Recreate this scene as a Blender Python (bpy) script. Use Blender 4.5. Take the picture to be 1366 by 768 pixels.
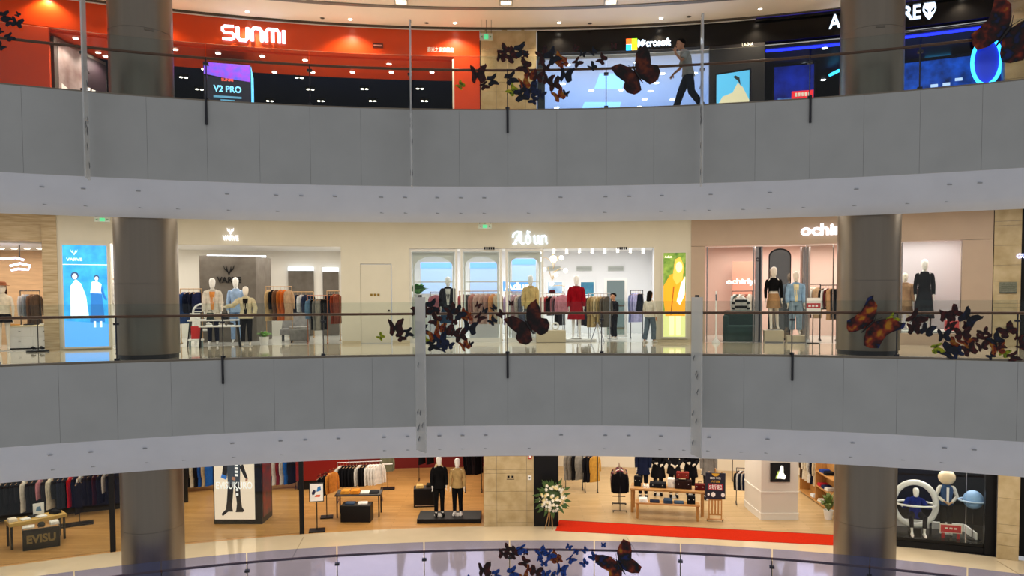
import bpy, bmesh, math, random
from math import sin, cos, pi, sqrt, atan2
from mathutils import Vector, Matrix
random.seed(7)
scene = bpy.context.scene
for o in list(bpy.data.objects): bpy.data.objects.remove(o)
col = scene.collection

# ------------------------------------------------------------------ camera
F, Y0, PIT, ROL, EYE = 987.0, 438.13, -0.0417, 0.0048, 1.4392
cp, sp = cos(PIT), sin(PIT)
FWD = Vector((0, cp, sp)); UP_ = Vector((0, -sp, cp)); RT_ = Vector((1, 0, 0))
RT = cos(ROL)*RT_ - sin(ROL)*UP_; UP = sin(ROL)*RT_ + cos(ROL)*UP_
cam_d = bpy.data.cameras.new('camera'); cam = bpy.data.objects.new('camera', cam_d); col.objects.link(cam)
cam_d.sensor_width = 36; cam_d.lens = 36*F/1366; cam_d.shift_y = (Y0-384)/1366
cam_d.clip_start = .05; cam_d.clip_end = 200
mw = Matrix.Identity(4)
for i in range(3): mw[i][0], mw[i][1], mw[i][2] = RT[i], UP[i], -FWD[i]
mw.translation = (0, 0, EYE); cam.matrix_world = mw
scene.camera = cam

# ------------------------------------------------------------------ world, exposure
w = bpy.data.worlds.new('world'); scene.world = w; w.use_nodes = True
bg = w.node_tree.nodes['Background']; bg.inputs[0].default_value = (.95, .965, 1.0, 1); bg.inputs[1].default_value = .42
vs = scene.view_settings; vs.view_transform = 'Standard'; vs.look = 'None'; vs.exposure = 0; vs.gamma = 1; vs.use_curve_mapping = False

# ------------------------------------------------------------------ place: rings around one centre
CX, CY, R, RF, P = .1151, -7.9078, 26.2876, 31.86, 6.0374
FL = {'up': P, 'mid': 0.0, 'low': -P}
HC = 3.95                                    # ceiling height of the galleries
def W(th, r, z): return Vector((CX + r*sin(th), CY + r*cos(th), z))
def ray(px, py): return RT*((px-683)/F) - UP*((py-Y0)/F) + FWD
def proj(p):
    q = Vector(p) - Vector((0, 0, EYE)); d = q.dot(FWD); return 683 + F*q.dot(RT)/d, Y0 - F*q.dot(UP)/d
def hit_r(px, py, r):                        # pixel -> (theta, z) on the ring of radius r
    d = ray(px, py); a = d.x**2+d.y**2; b = -2*(d.x*CX+d.y*CY); c = CX*CX+CY*CY-r*r
    t = (-b+sqrt(b*b-4*a*c))/(2*a)
    return atan2(d.x*t-CX, d.y*t-CY), d.z*t+EYE
def hit_z(px, py, z):                        # pixel -> (theta, r) on the floor z
    d = ray(px, py); t = (z-EYE)/d.z
    x, y = d.x*t-CX, d.y*t-CY
    return atan2(x, y), sqrt(x*x+y*y)
def th_at(px, r, z):                         # theta of pixel column px at radius r, height z
    py = 397
    for _ in range(5):
        th, _z = hit_r(px, py, r); py = proj(W(th, r, z))[1]
    return th
def zat(px, py, r): return hit_r(px, py, r)[1]

# ------------------------------------------------------------------ materials
def lin(h):
    h = h.lstrip('#'); v = [int(h[i:i+2], 16)/255 for i in (0, 2, 4)]
    return tuple((c/12.92 if c <= .04045 else ((c+.055)/1.055)**2.4) for c in v) + (1,)
MATS = {}
def M(name, colr, rough=.6, metal=0, emit=0, spec=.5, var=.0, vs_=4, bump=0, coat=0, sheen=0, stretch=None, col2=None):
    if name in MATS: return MATS[name]
    m = bpy.data.materials.new(name); m.use_nodes = True; nt = m.node_tree; b = nt.nodes['Principled BSDF']
    c = lin(colr) if isinstance(colr, str) else colr
    b.inputs['Base Color'].default_value = c; b.inputs['Roughness'].default_value = rough; b.inputs['Metallic'].default_value = metal; b.inputs['Specular IOR Level'].default_value = spec
    if emit: b.inputs['Emission Color'].default_value = c; b.inputs['Emission Strength'].default_value = emit
    if coat: b.inputs['Coat Weight'].default_value = coat; b.inputs['Coat Roughness'].default_value = .05
    if sheen: b.inputs['Sheen Weight'].default_value = sheen
    if var or bump:
        tc = nt.nodes.new('ShaderNodeTexCoord'); mp = nt.nodes.new('ShaderNodeMapping'); nz = nt.nodes.new('ShaderNodeTexNoise')
        nt.links.new(tc.outputs['Object'], mp.inputs[0]); nt.links.new(mp.outputs[0], nz.inputs['Vector'])
        if stretch: mp.inputs['Scale'].default_value = stretch
        nz.inputs['Scale'].default_value = vs_; nz.inputs['Detail'].default_value = 5
        if var:
            rp = nt.nodes.new('ShaderNodeValToRGB'); e = rp.color_ramp.elements
            e[0].position = .3; e[1].position = .7
            e[0].color = lin(col2) if col2 else tuple(x*(1-var) for x in c[:3])+(1,)
            e[1].color = c if col2 else tuple(min(1, x*(1+var*.5)) for x in c[:3])+(1,)
            nt.links.new(nz.outputs['Fac'], rp.inputs[0]); nt.links.new(rp.outputs[0], b.inputs['Base Color'])
            if emit: nt.links.new(rp.outputs[0], b.inputs['Emission Color'])
        if bump:
            bp = nt.nodes.new('ShaderNodeBump'); bp.inputs['Strength'].default_value = bump; bp.inputs['Distance'].default_value = .02
            nt.links.new(nz.outputs['Fac'], bp.inputs['Height']); nt.links.new(bp.outputs[0], b.inputs['Normal'])
    MATS[name] = m; return m
def glass_mat(name, tint, refl=.06, milk=0, milkcol='#ffffff', rough=.02):
    m = bpy.data.materials.new(name); m.use_nodes = True; nt = m.node_tree; nt.nodes.clear()
    out = nt.nodes.new('ShaderNodeOutputMaterial'); t = nt.nodes.new('ShaderNodeBsdfTransparent'); g = nt.nodes.new('ShaderNodeBsdfGlossy')
    lw = nt.nodes.new('ShaderNodeLayerWeight'); lw.inputs[0].default_value = .12
    mth = nt.nodes.new('ShaderNodeMath'); mth.operation = 'ADD'; mth.use_clamp = True; mth.inputs[1].default_value = refl
    t.inputs[0].default_value = lin(tint); g.inputs['Roughness'].default_value = rough
    mx = nt.nodes.new('ShaderNodeMixShader'); nt.links.new(lw.outputs['Fresnel'], mth.inputs[0]); nt.links.new(mth.outputs[0], mx.inputs[0])
    nt.links.new(t.outputs[0], mx.inputs[1]); nt.links.new(g.outputs[0], mx.inputs[2]); last = mx
    if milk:
        d = nt.nodes.new('ShaderNodeBsdfDiffuse'); d.inputs[0].default_value = lin(milkcol)
        m2 = nt.nodes.new('ShaderNodeMixShader'); m2.inputs[0].default_value = milk
        nt.links.new(mx.outputs[0], m2.inputs[1]); nt.links.new(d.outputs[0], m2.inputs[2]); last = m2
    nt.links.new(last.outputs[0], out.inputs[0]); MATS[name] = m; return m
def plank_mat(name, c1, c2, scale=1.0):
    m = bpy.data.materials.new(name); m.use_nodes = True; nt = m.node_tree; b = nt.nodes['Principled BSDF']
    tc = nt.nodes.new('ShaderNodeTexCoord'); mp = nt.nodes.new('ShaderNodeMapping'); br = nt.nodes.new('ShaderNodeTexBrick')
    nt.links.new(tc.outputs['Object'], mp.inputs[0]); nt.links.new(mp.outputs[0], br.inputs['Vector'])
    br.inputs['Color1'].default_value = lin(c1); br.inputs['Color2'].default_value = lin(c2)
    br.inputs['Mortar'].default_value = tuple(x*.55 for x in lin(c2)[:3])+(1,)
    br.inputs['Scale'].default_value = scale; br.inputs['Mortar Size'].default_value = .004; br.inputs['Brick Width'].default_value = 1.6; br.inputs['Row Height'].default_value = .16
    nz = nt.nodes.new('ShaderNodeTexNoise'); nz.inputs['Scale'].default_value = 3; mp2 = nt.nodes.new('ShaderNodeMapping'); mp2.inputs['Scale'].default_value = (1, 14, 1)
    nt.links.new(tc.outputs['Object'], mp2.inputs[0]); nt.links.new(mp2.outputs[0], nz.inputs['Vector'])
    mx = nt.nodes.new('ShaderNodeMix'); mx.data_type = 'RGBA'; mx.blend_type = 'MULTIPLY'; mx.inputs[0].default_value = .35
    nt.links.new(br.outputs['Color'], mx.inputs[6]); nt.links.new(nz.outputs['Fac'], mx.inputs[7]); nt.links.new(mx.outputs[2], b.inputs['Base Color'])
    b.inputs['Roughness'].default_value = .28
    MATS[name] = m; return m
def film_mat(name, stops):                   # coloured translucent film, colours in patches
    m = bpy.data.materials.new(name); m.use_nodes = True; nt = m.node_tree; nt.nodes.clear()
    out = nt.nodes.new('ShaderNodeOutputMaterial'); tc = nt.nodes.new('ShaderNodeTexCoord'); nz = nt.nodes.new('ShaderNodeTexNoise'); rp = nt.nodes.new('ShaderNodeValToRGB')
    oi = nt.nodes.new('ShaderNodeObjectInfo'); ad = nt.nodes.new('ShaderNodeVectorMath'); ad.operation = 'ADD'
    nt.links.new(tc.outputs['Object'], ad.inputs[0]); nt.links.new(oi.outputs['Random'], ad.inputs[1]); nt.links.new(ad.outputs[0], nz.inputs['Vector'])
    nz.inputs['Scale'].default_value = 3.4; nz.inputs['Detail'].default_value = 2
    e = rp.color_ramp.elements
    while len(e) < len(stops): e.new(.5)
    for i, s in enumerate(stops): e[i].position = .32 + .36*i/(len(stops)-1); e[i].color = lin(s)
    nt.links.new(nz.outputs['Fac'], rp.inputs[0])
    b = nt.nodes.new('ShaderNodeBsdfPrincipled'); b.inputs['Roughness'].default_value = .5; nt.links.new(rp.outputs[0], b.inputs['Base Color'])
    t = nt.nodes.new('ShaderNodeBsdfTranslucent'); nt.links.new(rp.outputs[0], t.inputs[0])
    mx = nt.nodes.new('ShaderNodeMixShader'); mx.inputs[0].default_value = .35
    nt.links.new(b.outputs[0], mx.inputs[1]); nt.links.new(t.outputs[0], mx.inputs[2]); nt.links.new(mx.outputs[0], out.inputs[0])
    MATS[name] = m; return m
def cloth(h): return M('cloth_'+h.lstrip('#'), h, .9, var=.22, vs_=9, bump=.2, spec=.08)

# ------------------------------------------------------------------ mesh builder
class MB:
    def __init__(s): s.v = []; s.f = []
    def add(s, vs, fs):
        n = len(s.v); s.v += [tuple(x) for x in vs]; s.f += [tuple(i+n for i in f) for f in fs]; return s
    def box(s, c, d, rot=0, taper=1.0):
        x, y, z = d[0]/2, d[1]/2, d[2]/2; t = taper
        vs = [(-x, -y, -z), (x, -y, -z), (x, y, -z), (-x, y, -z), (-x*t, -y*t, z), (x*t, -y*t, z), (x*t, y*t, z), (-x*t, y*t, z)]
        if rot: vs = [(a*cos(rot)-b*sin(rot), a*sin(rot)+b*cos(rot), e) for a, b, e in vs]
        return s.add([(a+c[0], b+c[1], e+c[2]) for a, b, e in vs], [(0, 3, 2, 1), (4, 5, 6, 7), (0, 1, 5, 4), (1, 2, 6, 5), (2, 3, 7, 6), (3, 0, 4, 7)])
    def b0(s, x, y, z0, dx, dy, dz, **k): return s.box((x, y, z0+dz/2), (dx, dy, dz), **k)
    def rbox(s, c, d, r=.02, n=2):           # box with rounded vertical and top edges
        x, y, z = d[0]/2, d[1]/2, d[2]/2; r = min(r, x*.9, y*.9, z*.9)
        def ring(zz, ins):
            out = []
            for qx, qy, a0 in ((1, 1, 0), (-1, 1, pi/2), (-1, -1, pi), (1, -1, 1.5*pi)):
                for k in range(n+1):
                    a = a0 + pi/2*k/n
                    out.append((c[0]+qx*(x-r)+(r-ins)*cos(a), c[1]+qy*(y-r)+(r-ins)*sin(a), c[2]+zz))
            return out
        rings = [ring(-z, 0)]
        for k in range(n+1):
            a = pi/2*k/n; rings.append(ring(z-r+r*sin(a), r-r*cos(a)))
        return s.loft(rings)
    def loft(s, rings, caps=True, closed=True):
        n = len(rings[0]); vs = [p for rg in rings for p in rg]; fs = []
        m = n if closed else n-1
        for i in range(len(rings)-1):
            for j in range(m): fs.append((i*n+j, i*n+(j+1) % n, (i+1)*n+(j+1) % n, (i+1)*n+j))
        if caps and closed: fs += [tuple(range(n-1, -1, -1)), tuple(range((len(rings)-1)*n, len(rings)*n))]
        return s.add(vs, fs)
    def tube(s, pts, rad, n=8, flat=1.0, caps=True):
        pts = [Vector(p) for p in pts]; rings = []
        if not isinstance(rad, (list, tuple)): rad = [rad]*len(pts)
        t0 = (pts[1]-pts[0]).normalized(); ref = Vector((0, 0, 1)) if abs(t0.z) < .9 else Vector((0, 1, 0))
        u = t0.cross(ref).normalized()
        for i, p in enumerate(pts):
            t = (pts[min(i+1, len(pts)-1)]-pts[max(i-1, 0)])
            t = t.normalized() if t.length > 1e-9 else t0
            u = (u - t*u.dot(t)).normalized(); v = t.cross(u)
            rings.append([p + u*(rad[i]*cos(2*pi*k/n)) + v*(rad[i]*flat*sin(2*pi*k/n)) for k in range(n)])
        return s.loft(rings, caps)
    def lathe(s, prof, n=16, c=(0, 0, 0), sx=1, sy=1):
        return s.loft([[(c[0]+sx*r*cos(2*pi*k/n), c[1]+sy*r*sin(2*pi*k/n), c[2]+z) for k in range(n)] for r, z in prof])
    def ell(s, c, r, n=12, m=8):             # ellipsoid
        pr = [(max(.02, sin(pi*i/m)), -cos(pi*i/m)) for i in range(m+1)]
        return s.loft([[(c[0]+r[0]*q*cos(2*pi*k/n), c[1]+r[1]*q*sin(2*pi*k/n), c[2]+r[2]*z) for k in range(n)] for q, z in pr])
    def prism(s, poly, y0, y1):              # polygon in xz, thickness in y
        n = len(poly); a = sum(poly[i][0]*poly[(i+1) % n][1]-poly[(i+1) % n][0]*poly[i][1] for i in range(n))
        if a < 0: poly = poly[::-1]
        vs = [(x, y0, z) for x, z in poly]+[(x, y1, z) for x, z in poly]
        fs = [tuple(range(n)), tuple(range(2*n-1, n-1, -1))]+[(i, i+n, (i+1) % n+n, (i+1) % n) for i in range(n)]
        return s.add(vs, fs)
    def arc(s, t0, t1, r0, r1, z0, z1, n=None, z0b=None, z1b=None):   # ring segment; z at r0, zb at r1
        n = n or max(1, int(abs(t1-t0)*r1/.6)); z0b = z0 if z0b is None else z0b; z1b = z1 if z1b is None else z1b
        rings = []
        for i in range(n+1):
            t = t0+(t1-t0)*i/n
            rings.append([W(t, r0, z0), W(t, r1, z0b), W(t, r1, z1b), W(t, r0, z1)])
        return s.loft(rings)
    def mesh(s, name, smooth=False):
        me = bpy.data.meshes.new(name); me.from_pydata(s.v, [], s.f); me.validate()
        bm = bmesh.new(); bm.from_mesh(me); bmesh.ops.recalc_face_normals(bm, faces=bm.faces); bm.to_mesh(me); bm.free()
        if smooth:
            me.polygons.foreach_set('use_smooth', [True]*len(me.polygons))
            try: me.set_sharp_from_angle(angle=math.radians(50))
            except Exception: pass
        me.materials.append(None); return me
    def build(s, name, mat, parent=None, smooth=False): return inst(s.mesh(name, smooth), name, mat, parent)
def inst(me, name, mat, parent=None, loc=None, rotz=None, scale=None):
    o = bpy.data.objects.new(name, me); col.objects.link(o)
    if mat is not None: o.material_slots[0].link = 'OBJECT'; o.material_slots[0].material = mat
    if parent is not None: o.parent = parent
    if loc is not None: o.location = loc
    if rotz is not None: o.rotation_euler = (0, 0, rotz)
    if scale is not None: o.scale = scale if hasattr(scale, '__len__') else (scale,)*3
    return o
def tag(o, label, cat, group=None, kind=None):
    o['label'] = label; o['category'] = cat
    if group: o['group'] = group
    if kind: o['kind'] = kind
    return o
def empty(name, loc=(0, 0, 0), rotz=0, scale=1):
    o = bpy.data.objects.new(name, None); o.empty_display_size = .2; col.objects.link(o)
    o.location = loc; o.rotation_euler = (0, 0, rotz); o.scale = (scale,)*3; return o
def thing(name, label, cat, loc=(0, 0, 0), rotz=0, group=None, scale=1): return tag(empty(name, loc, rotz, scale), label, cat, group)
def struct(o, label, cat='wall'): return tag(o, label, cat, None, 'structure')
def at(px, r, z, py=None):                   # location + rotation facing the atrium
    th = th_at(px, r, z); return W(th, r, z), -th
def on(px, py, lv):                          # foot pixel on the floor of a level
    th, r = hit_z(px, py, FL[lv]); return W(th, r, FL[lv]), -th, r
def area(px, r, z, sx, sy, power, colr='#ffffff', lv=None):
    d = bpy.data.lights.new('ceiling_or_fill_lamp', 'AREA'); d.shape = 'RECTANGLE'; d.size = sx; d.size_y = sy; d.energy = power; d.color = lin(colr)[:3]
    o = bpy.data.objects.new('ceiling_or_fill_lamp', d); col.objects.link(o); loc, rz = at(px, r, z); o.location = loc; o.rotation_euler = (0, 0, rz); return o
def text_mesh(body, h=1.0, w=None, depth=.05, bold=.0, sp=1.0):
    c = bpy.data.curves.new('t', 'FONT'); c.body = body; c.size = 1; c.extrude = .5; c.offset = bold; c.space_character = sp; c.resolution_u = 3
    o = bpy.data.objects.new('t', c); col.objects.link(o)
    me = bpy.data.meshes.new_from_object(o.evaluated_get(bpy.context.evaluated_depsgraph_get())); bpy.data.objects.remove(o)
    xs = [v.co.x for v in me.vertices]; ys = [v.co.y for v in me.vertices]
    if not xs: return None
    x0, x1, y0, y1 = min(xs), max(xs), min(ys), max(ys); s = h/(y1-y0); sx = (w/(x1-x0)) if w else s
    for v in me.vertices:                    # text stands in the xz plane, faces -y, centred
        x, y, z = v.co; v.co = ((x-(x0+x1)/2)*sx, -(z+.5)*depth, (y-(y0+y1)/2)*s)
    me.materials.clear(); me.materials.append(None); return me
def sign_geo(pts, px0, px1, py0, py1, r):    # centre, rotation, width, height in metres of a pixel box on ring r
    t0, _ = hit_r(px0, (py0+py1)/2, r); t1, zc = hit_r(px1, (py0+py1)/2, r); tm = (t0+t1)/2
    za = zat((px0+px1)/2, py0, r); zb = zat((px0+px1)/2, py1, r)
    return W(tm, r, (za+zb)/2), -tm, 2*r*sin(abs(t1-t0)/2), za-zb
def quad_box(px0, px1, py0, py1, r): return sign_geo(None, px0, px1, py0, py1, r)
# ================================================================== STRUCTURE
T0, T1 = -.64, .64
m_fascia = M('fascia_panel', '#acaca9', .55, var=.06, vs_=1.2)
m_joint = M('joint_dark', '#6c6b6e', .8)
m_band = M('soffit_white', '#d8dae2', .6, var=.04, vs_=1.5)
m_ceil = M('gallery_ceiling', '#efe6d8', .7, var=.03, vs_=1)
m_floor = M('polished_cream_floor', '#dccdb0', .09, var=.08, vs_=.9, coat=.5)
m_cream = M('cream_wall', '#d8d2c0', .55, var=.03, vs_=2)
m_dark = M('near_black', '#0e0e10', .6, spec=.2)
m_black = M('satin_black', '#111113', .4, var=.2, vs_=3, spec=.25)
m_white = M('white_paint', '#ecebe8', .6, var=.03, vs_=2)
m_trav = M('travertine', '#cbb592', .5, var=.4, vs_=1.6, stretch=(1.2, 1.2, 14), col2='#a38a62', bump=.2)
m_tile = M('stone_tile', '#c2b08c', .35, var=.2, vs_=3, col2='#a8946c')
m_steel = M('brushed_column', '#857b6e', .36, metal=.85, var=.04, vs_=2, stretch=(6, 6, .3))
m_chrome = M('chrome', '#c8c8cc', .12, metal=1)
m_rail = M('copper_handrail', '#6f4a36', .3, metal=.6)
m_post = M('dark_steel', '#3a3a3e', .35, metal=.8)
m_gl = glass_mat('clear_glass', '#f2f6f5', .012); m_glv = glass_mat('lavender_reflection_glass', '#d2d6f4', .05)  # lower glass: violet reflections are put into its lavender tint
m_glshop = glass_mat('shop_glass', '#f6f9f8', .02)
m_oak = plank_mat('oak_planks', '#d8a462', '#c4904e')
m_oak2 = plank_mat('pale_oak_planks', '#d0b284', '#c2a474')
m_shopfloor = M('shop_floor_white', '#dedbd4', .12, var=.05, vs_=1)

HF = {'up': 1.86, 'mid': 1.745, 'low': 1.8}
WB, HL = .7322, 2.667
posts = {'up': [-240, -60, 110, 275, 413, 547, 677, 809, 937, 1081, 1228, 1400, 1600],
         'mid': [-170, -5, 155, 297, 431, 560, 677, 803, 930, 1057, 1197, 1358, 1530],
         'low': [-10, 100, 216, 330, 450, 566, 680, 793, 908, 1030, 1160, 1290, 1420]}
nm = {'up': 'upper', 'mid': 'middle', 'low': 'lower'}
post_th = {lv: [th_at(p, R, FL[lv]) for p in posts[lv]] for lv in posts}
slot_me = MB().box((0, 0, 0), (.11, .012, .03)).mesh('vent_slot')
for lv in ('up', 'mid', 'low'):
    z = FL[lv]; n = nm[lv]
    f = MB().arc(T0, T1, R+.06, RF, z-.25, z).build('floor_'+n, m_floor); struct(f, 'polished cream stone floor of the %s gallery' % n, 'floor')
    c = MB().arc(T0, T1, R+.10 if lv == 'up' else R+WB+.02, RF+.35, z+HC, z+HC+.12).build('ceiling_'+n, m_ceil); struct(c, 'cream plaster ceiling over the %s gallery' % n, 'ceiling')
    # slab edge: backing, panels with open joints, sloped white soffit
    be = MB().arc(T0, T1, R+.02, R+.06, z-HF[lv]+.01, z-.02).build('wall_balcony_edge_'+n, m_joint); struct(be, 'grey panelled balcony edge of the %s gallery' % n, 'balcony edge')
    th = post_th[lv]; js = []
    for i in range(len(th)-1): js += [th[i], (th[i]+th[i+1])/2]
    js = [t for t in js+[th[-1]] if T0 < t < T1]; js = [T0]+js+[T1]
    for a, b in zip(js[:-1], js[1:]):
        MB().arc(a+.00008, b-.00008, R, R+.02, z-HF[lv], z, n=3).build('panel', m_fascia, be)
    if lv != 'low':
        zb = z-HL
        tr = MB()
        nseg = 90
        rings = []
        for i in range(nseg+1):
            t = T0+(T1-T0)*i/nseg
            rings.append([W(t, R+.015, z-HF[lv]), W(t, R+.12, z-HF[lv]-.13), W(t, R+WB*.6, z-HF[lv]-(HL-HF[lv])*.66), W(t, R+WB-.03, zb), W(t, R+WB+.02, zb), W(t, R+WB+.02, z-P+HC+.1 if False else z-HF[lv]+.2), W(t, R+.06, z-HF[lv]+.05)])
        tr.loft(rings); t_ = tr.build('trim_soffit_'+n, m_band, None, True); struct(t_, 'white curved soffit under the %s balcony edge' % n, 'trim')
        random.seed(11)
        sm = MB(); slope = atan2(HL-HF[lv], WB)
        t = -.5
        while t < .5:
            for k in (.3, .72):
                if random.random() < .75:
                    rr = R+.0+WB*k; zz = z-HF[lv]-(HL-HF[lv])*(k*1.02)
                    p = W(t, rr-.015, zz-.005); c_, s_ = cos(-t), sin(-t)
                    for dx in (0,):
                        sm.box((p.x, p.y, p.z), (.09, .035, .02), rot=-t+.25)
            t += random.choice((.022, .03, .042))
        so = sm.build('vent_slot', M('slot_grey', '#a4a4a6', .8), t_); so['kind'] = 'stuff'

# steel columns, one per storey
def column(cx, cy, rad, lv, lab):
    z = FL[lv]; h = HC
    o = thing('column', lab, 'column', (cx, cy, z), 0, 'round steel-clad columns')
    MB().lathe([(rad, .11), (rad, h*.46)], 48).build('cladding', m_steel, o, True)
    MB().lathe([(rad, h*.46+.006), (rad, h-.002)], 48).build('cladding', m_steel, o, True)
    MB().lathe([(rad-.012, h*.46), (rad-.012, h*.46+.006)], 48).build('joint', m_joint, o, True)
    MB().lathe([(rad-.03, .001), (rad-.03, .11)], 48).build('base_ring', m_post, o, True)
    MB().lathe([(rad+.012, .11), (rad+.012, .13)], 48).build('base_trim', m_steel, o, True)
    a = atan2(-cy, -cx)
    if lv == 'up': MB().box((rad*cos(a+.25), rad*sin(a+.25), 1.78), (.02, .2, .05), rot=a+.25).build('name_plate', M('plate_grey', '#6e675c', .4, metal=.5), o)
for lv in ('up', 'mid', 'low'):
    column(-9.03, 18.35, .722, lv, {'up': 'steel-clad round column before the orange shop', 'mid': 'steel-clad round column between blue lightbox and cream shop', 'low': 'steel-clad round column on the wood-floored shop side'}[lv])
    column(8.905, 18.515, .722, lv, {'up': 'steel-clad round column before the blue-lit shop', 'mid': 'steel-clad round column before the pink shop', 'low': 'steel-clad round column at the red carpet end'}[lv])

# glass balustrades
def balustrade(lv, rods):
    z = FL[lv]; n = nm[lv]; th = post_th[lv]
    o = thing('glass_balustrade', 'frameless glass balustrade with copper handrail on the %s gallery' % n, 'balustrade', (CX, CY, 0))
    inv = Vector((CX, CY, 0))
    def bl(mb, name, mat, par=o, smooth=False):
        mb.v = [tuple(Vector(v)-inv) for v in mb.v]; return mb.build(name, mat, par, smooth)
    for a, b in zip(th[:-1], th[1:]):
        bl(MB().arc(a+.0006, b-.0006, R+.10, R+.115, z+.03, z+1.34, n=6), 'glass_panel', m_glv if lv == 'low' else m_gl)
    mb = MB(); mb.tube([W(T0+(T1-T0)*i/120, R+.26, z+1.05) for i in range(121)], .032, 8); bl(mb, 'handrail', m_rail, o, True)
    bl(MB().arc(T0, T1, R+.07, R+.15, z+.001, z+.05), 'base_channel', m_steel)
    for t, p in zip(th, posts[lv]):
        d = .012/R
        ps = bl(MB().arc(t-d, t+d, R+.12, R+.17, z+.05, z+1.04, n=1), 'post', m_post)
        bl(MB().arc(t-.055/R, t+.055/R, R+.085, R+.2, z+.86, z+.91, n=1), 'clamp', m_post, ps)
        bl(MB().arc(t-.05/R, t+.05/R, R+.085, R+.2, z+.05, z+.1, n=1), 'clamp', m_post, ps)
        mb = MB(); mb.tube([W(t, R+.15, z+1.0), W(t, R+.26, z+1.03)], .012, 6); bl(mb, 'bracket', m_post, ps)
        if p in rods:
            mb = MB(); mb.tube([W(t, R-.035, z+.08), W(t, R-.035, z-.56)], .028, 8); rr = bl(mb, 'hanging_rod', m_post)
            mb = MB(); mb.tube([W(t, R-.035, z+.05), W(t, R+.12, z+.05)], .014, 6); bl(mb, 'rod_arm', m_post, rr)
balustrade('up', (275, 677, 1081)); balustrade('mid', (297, 677, 1057)); balustrade('low', ())

# ------------------------------------------------------------------ shop walls
def seg(lv, px0, px1, z0, z1, mat, name, label, r0=RF, r1=RF+.3, zref=None, cat='wall'):
    z = FL[lv]; zr = z+2.0 if zref is None else zref
    o = MB().arc(th_at(px0, r0, zr), th_at(px1, r0, zr), r0, r1, z+z0, z+z1).build(name, mat); return struct(o, label, cat)
def room(lv, px0, px1, back, wallm, floorm, ceilm, h, n, desc, side=True, r0=RF):
    z = FL[lv]; zr = z+1.3; a, b = th_at(px0, RF, zr), th_at(px1, RF, zr)
    struct(MB().arc(a, b, r0+.001, back, z-.2, z+.0).build('floor_'+n, floorm), 'floor of the %s' % desc, 'floor')
    struct(MB().arc(a, b, RF+.3, back, z+h, z+h+.1).build('ceiling_'+n, ceilm), 'ceiling of the %s' % desc, 'ceiling')
    struct(MB().arc(a, b, back, back+.12, z, z+h+.1).build('wall_back_'+n, wallm), 'back wall of the %s' % desc)
    if side:
        e = .06/RF
        struct(MB().arc(a-e, a, RF+.3, back+.12, z, z+h+.1, n=1).build('wall_left_'+n, wallm), 'side wall of the %s' % desc)
        struct(MB().arc(b, b+e, RF+.3, back+.12, z, z+h+.1, n=1).build('wall_right_'+n, wallm), 'other side wall of the %s' % desc)
def tiled_pier(lv, px0, px1, z0, z1, n, label, cols_, rows, mat=m_tile, proud=.05):
    z = FL[lv]; a, b = th_at(px0, RF-proud, z+2), th_at(px1, RF-proud, z+2)
    o = MB().arc(a+.0004, b-.0004, RF-proud+.02, RF+.3, z+z0, z+z1).build('wall_'+n, m_joint); struct(o, label, 'pier')
    hs = []; zz = z0
    for k in range(100):
        h = rows[k % len(rows)]
        hs.append((zz, min(z1, zz+h))); zz += h
        if zz >= z1-.02: break
    xs = [0]+cols_+[1]
    for (za, zb) in hs:
        for u, v in zip(xs[:-1], xs[1:]):
            MB().arc(a+(b-a)*u+.00014, a+(b-a)*v-.00014, RF-proud, RF-proud+.025, z+za+.004, z+zb-.004, n=2).build('tile', mat, o)

# ---- upper gallery
m_orange = M('orange_lacquer', '#d2420a', .3, var=.04, vs_=1)
m_navy = M('open_ceiling_navy', '#0e1a3a', .8, spec=.1)
m_msceil = M('white_shop_ceiling', '#dfe6f2', .6)
m_blackgl = M('black_gloss', '#060608', .2, spec=.3)
ZC = 3.07
zf = lambda px, py: zat(px, py, RF)-P
seg('up', -120, 640, ZC-.0, HC, m_orange, 'wall_orange_fascia', 'orange lacquered shop fascia with white lettering')
seg('up', -120, 66, 0, ZC-.01, m_orange, 'wall_orange_side', 'orange wall panel beside the angled lightbox')
seg('up', 606, 640, 0, ZC-.01, m_orange, 'wall_orange_pier', 'orange pier beside the stone tiled wall')
room('up', -120, 640, RF+9, m_navy, M('grey_shop_floor', '#c8c2bc', .4), m_navy, ZC+.6, 'orange_shop', 'orange electronics shop')
seg('up', 66, 606, ZC-.06, ZC, m_orange, 'ceiling_orange_soffit', 'orange soffit behind the orange fascia', RF+.3, RF+2.4, cat='ceiling')
seg('up', 66, 606, ZC, ZC+.6, m_navy, 'wall_soffit_back', 'dark upstand behind the orange soffit', RF+2.36, RF+2.46)
tiled_pier('up', 641, 716, 0, HC, 'stone_pier_upper', 'beige stone tiled wall between the orange and black shops', [.28, .8], [.3, .75, .3, .62])
seg('up', 717, 1340, ZC+.12, HC, m_blackgl, 'wall_black_fascia', 'black gloss fascia with glowing signs')
seg('up', 717, 727, 0, ZC+.11, M('dark_blue_grey', '#1b2430', .3), 'wall_dark_jamb', 'dark jamb beside the stone tiled wall')
room('up', 716, 955, RF+9, M('ms_wall', '#cfdcf0', .6), m_white, m_msceil, ZC, 'white_shop', 'white lit computer shop')
m_pierd = M('anthracite', '#1c1a1e', .35)
seg('up', 946, 1020, 0, ZC+.11, m_pierd, 'wall_anthracite_pier', 'anthracite wall panel carrying the small screen')
m_bluewall = M('deep_blue_wall', '#0a1270', .5)
room('up', 1021, 1341, RF+7, m_bluewall, m_dark, M('blue_black_ceiling', '#0a0d3a', .5), ZC, 'blue_shop', 'blue-lit gaming shop')
tiled_pier('up', 1341, 1460, 0, HC, 'stone_pier_upper_end', 'beige stone wall beyond the blue-lit shop', [.33, .66], [.7, .7])
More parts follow.
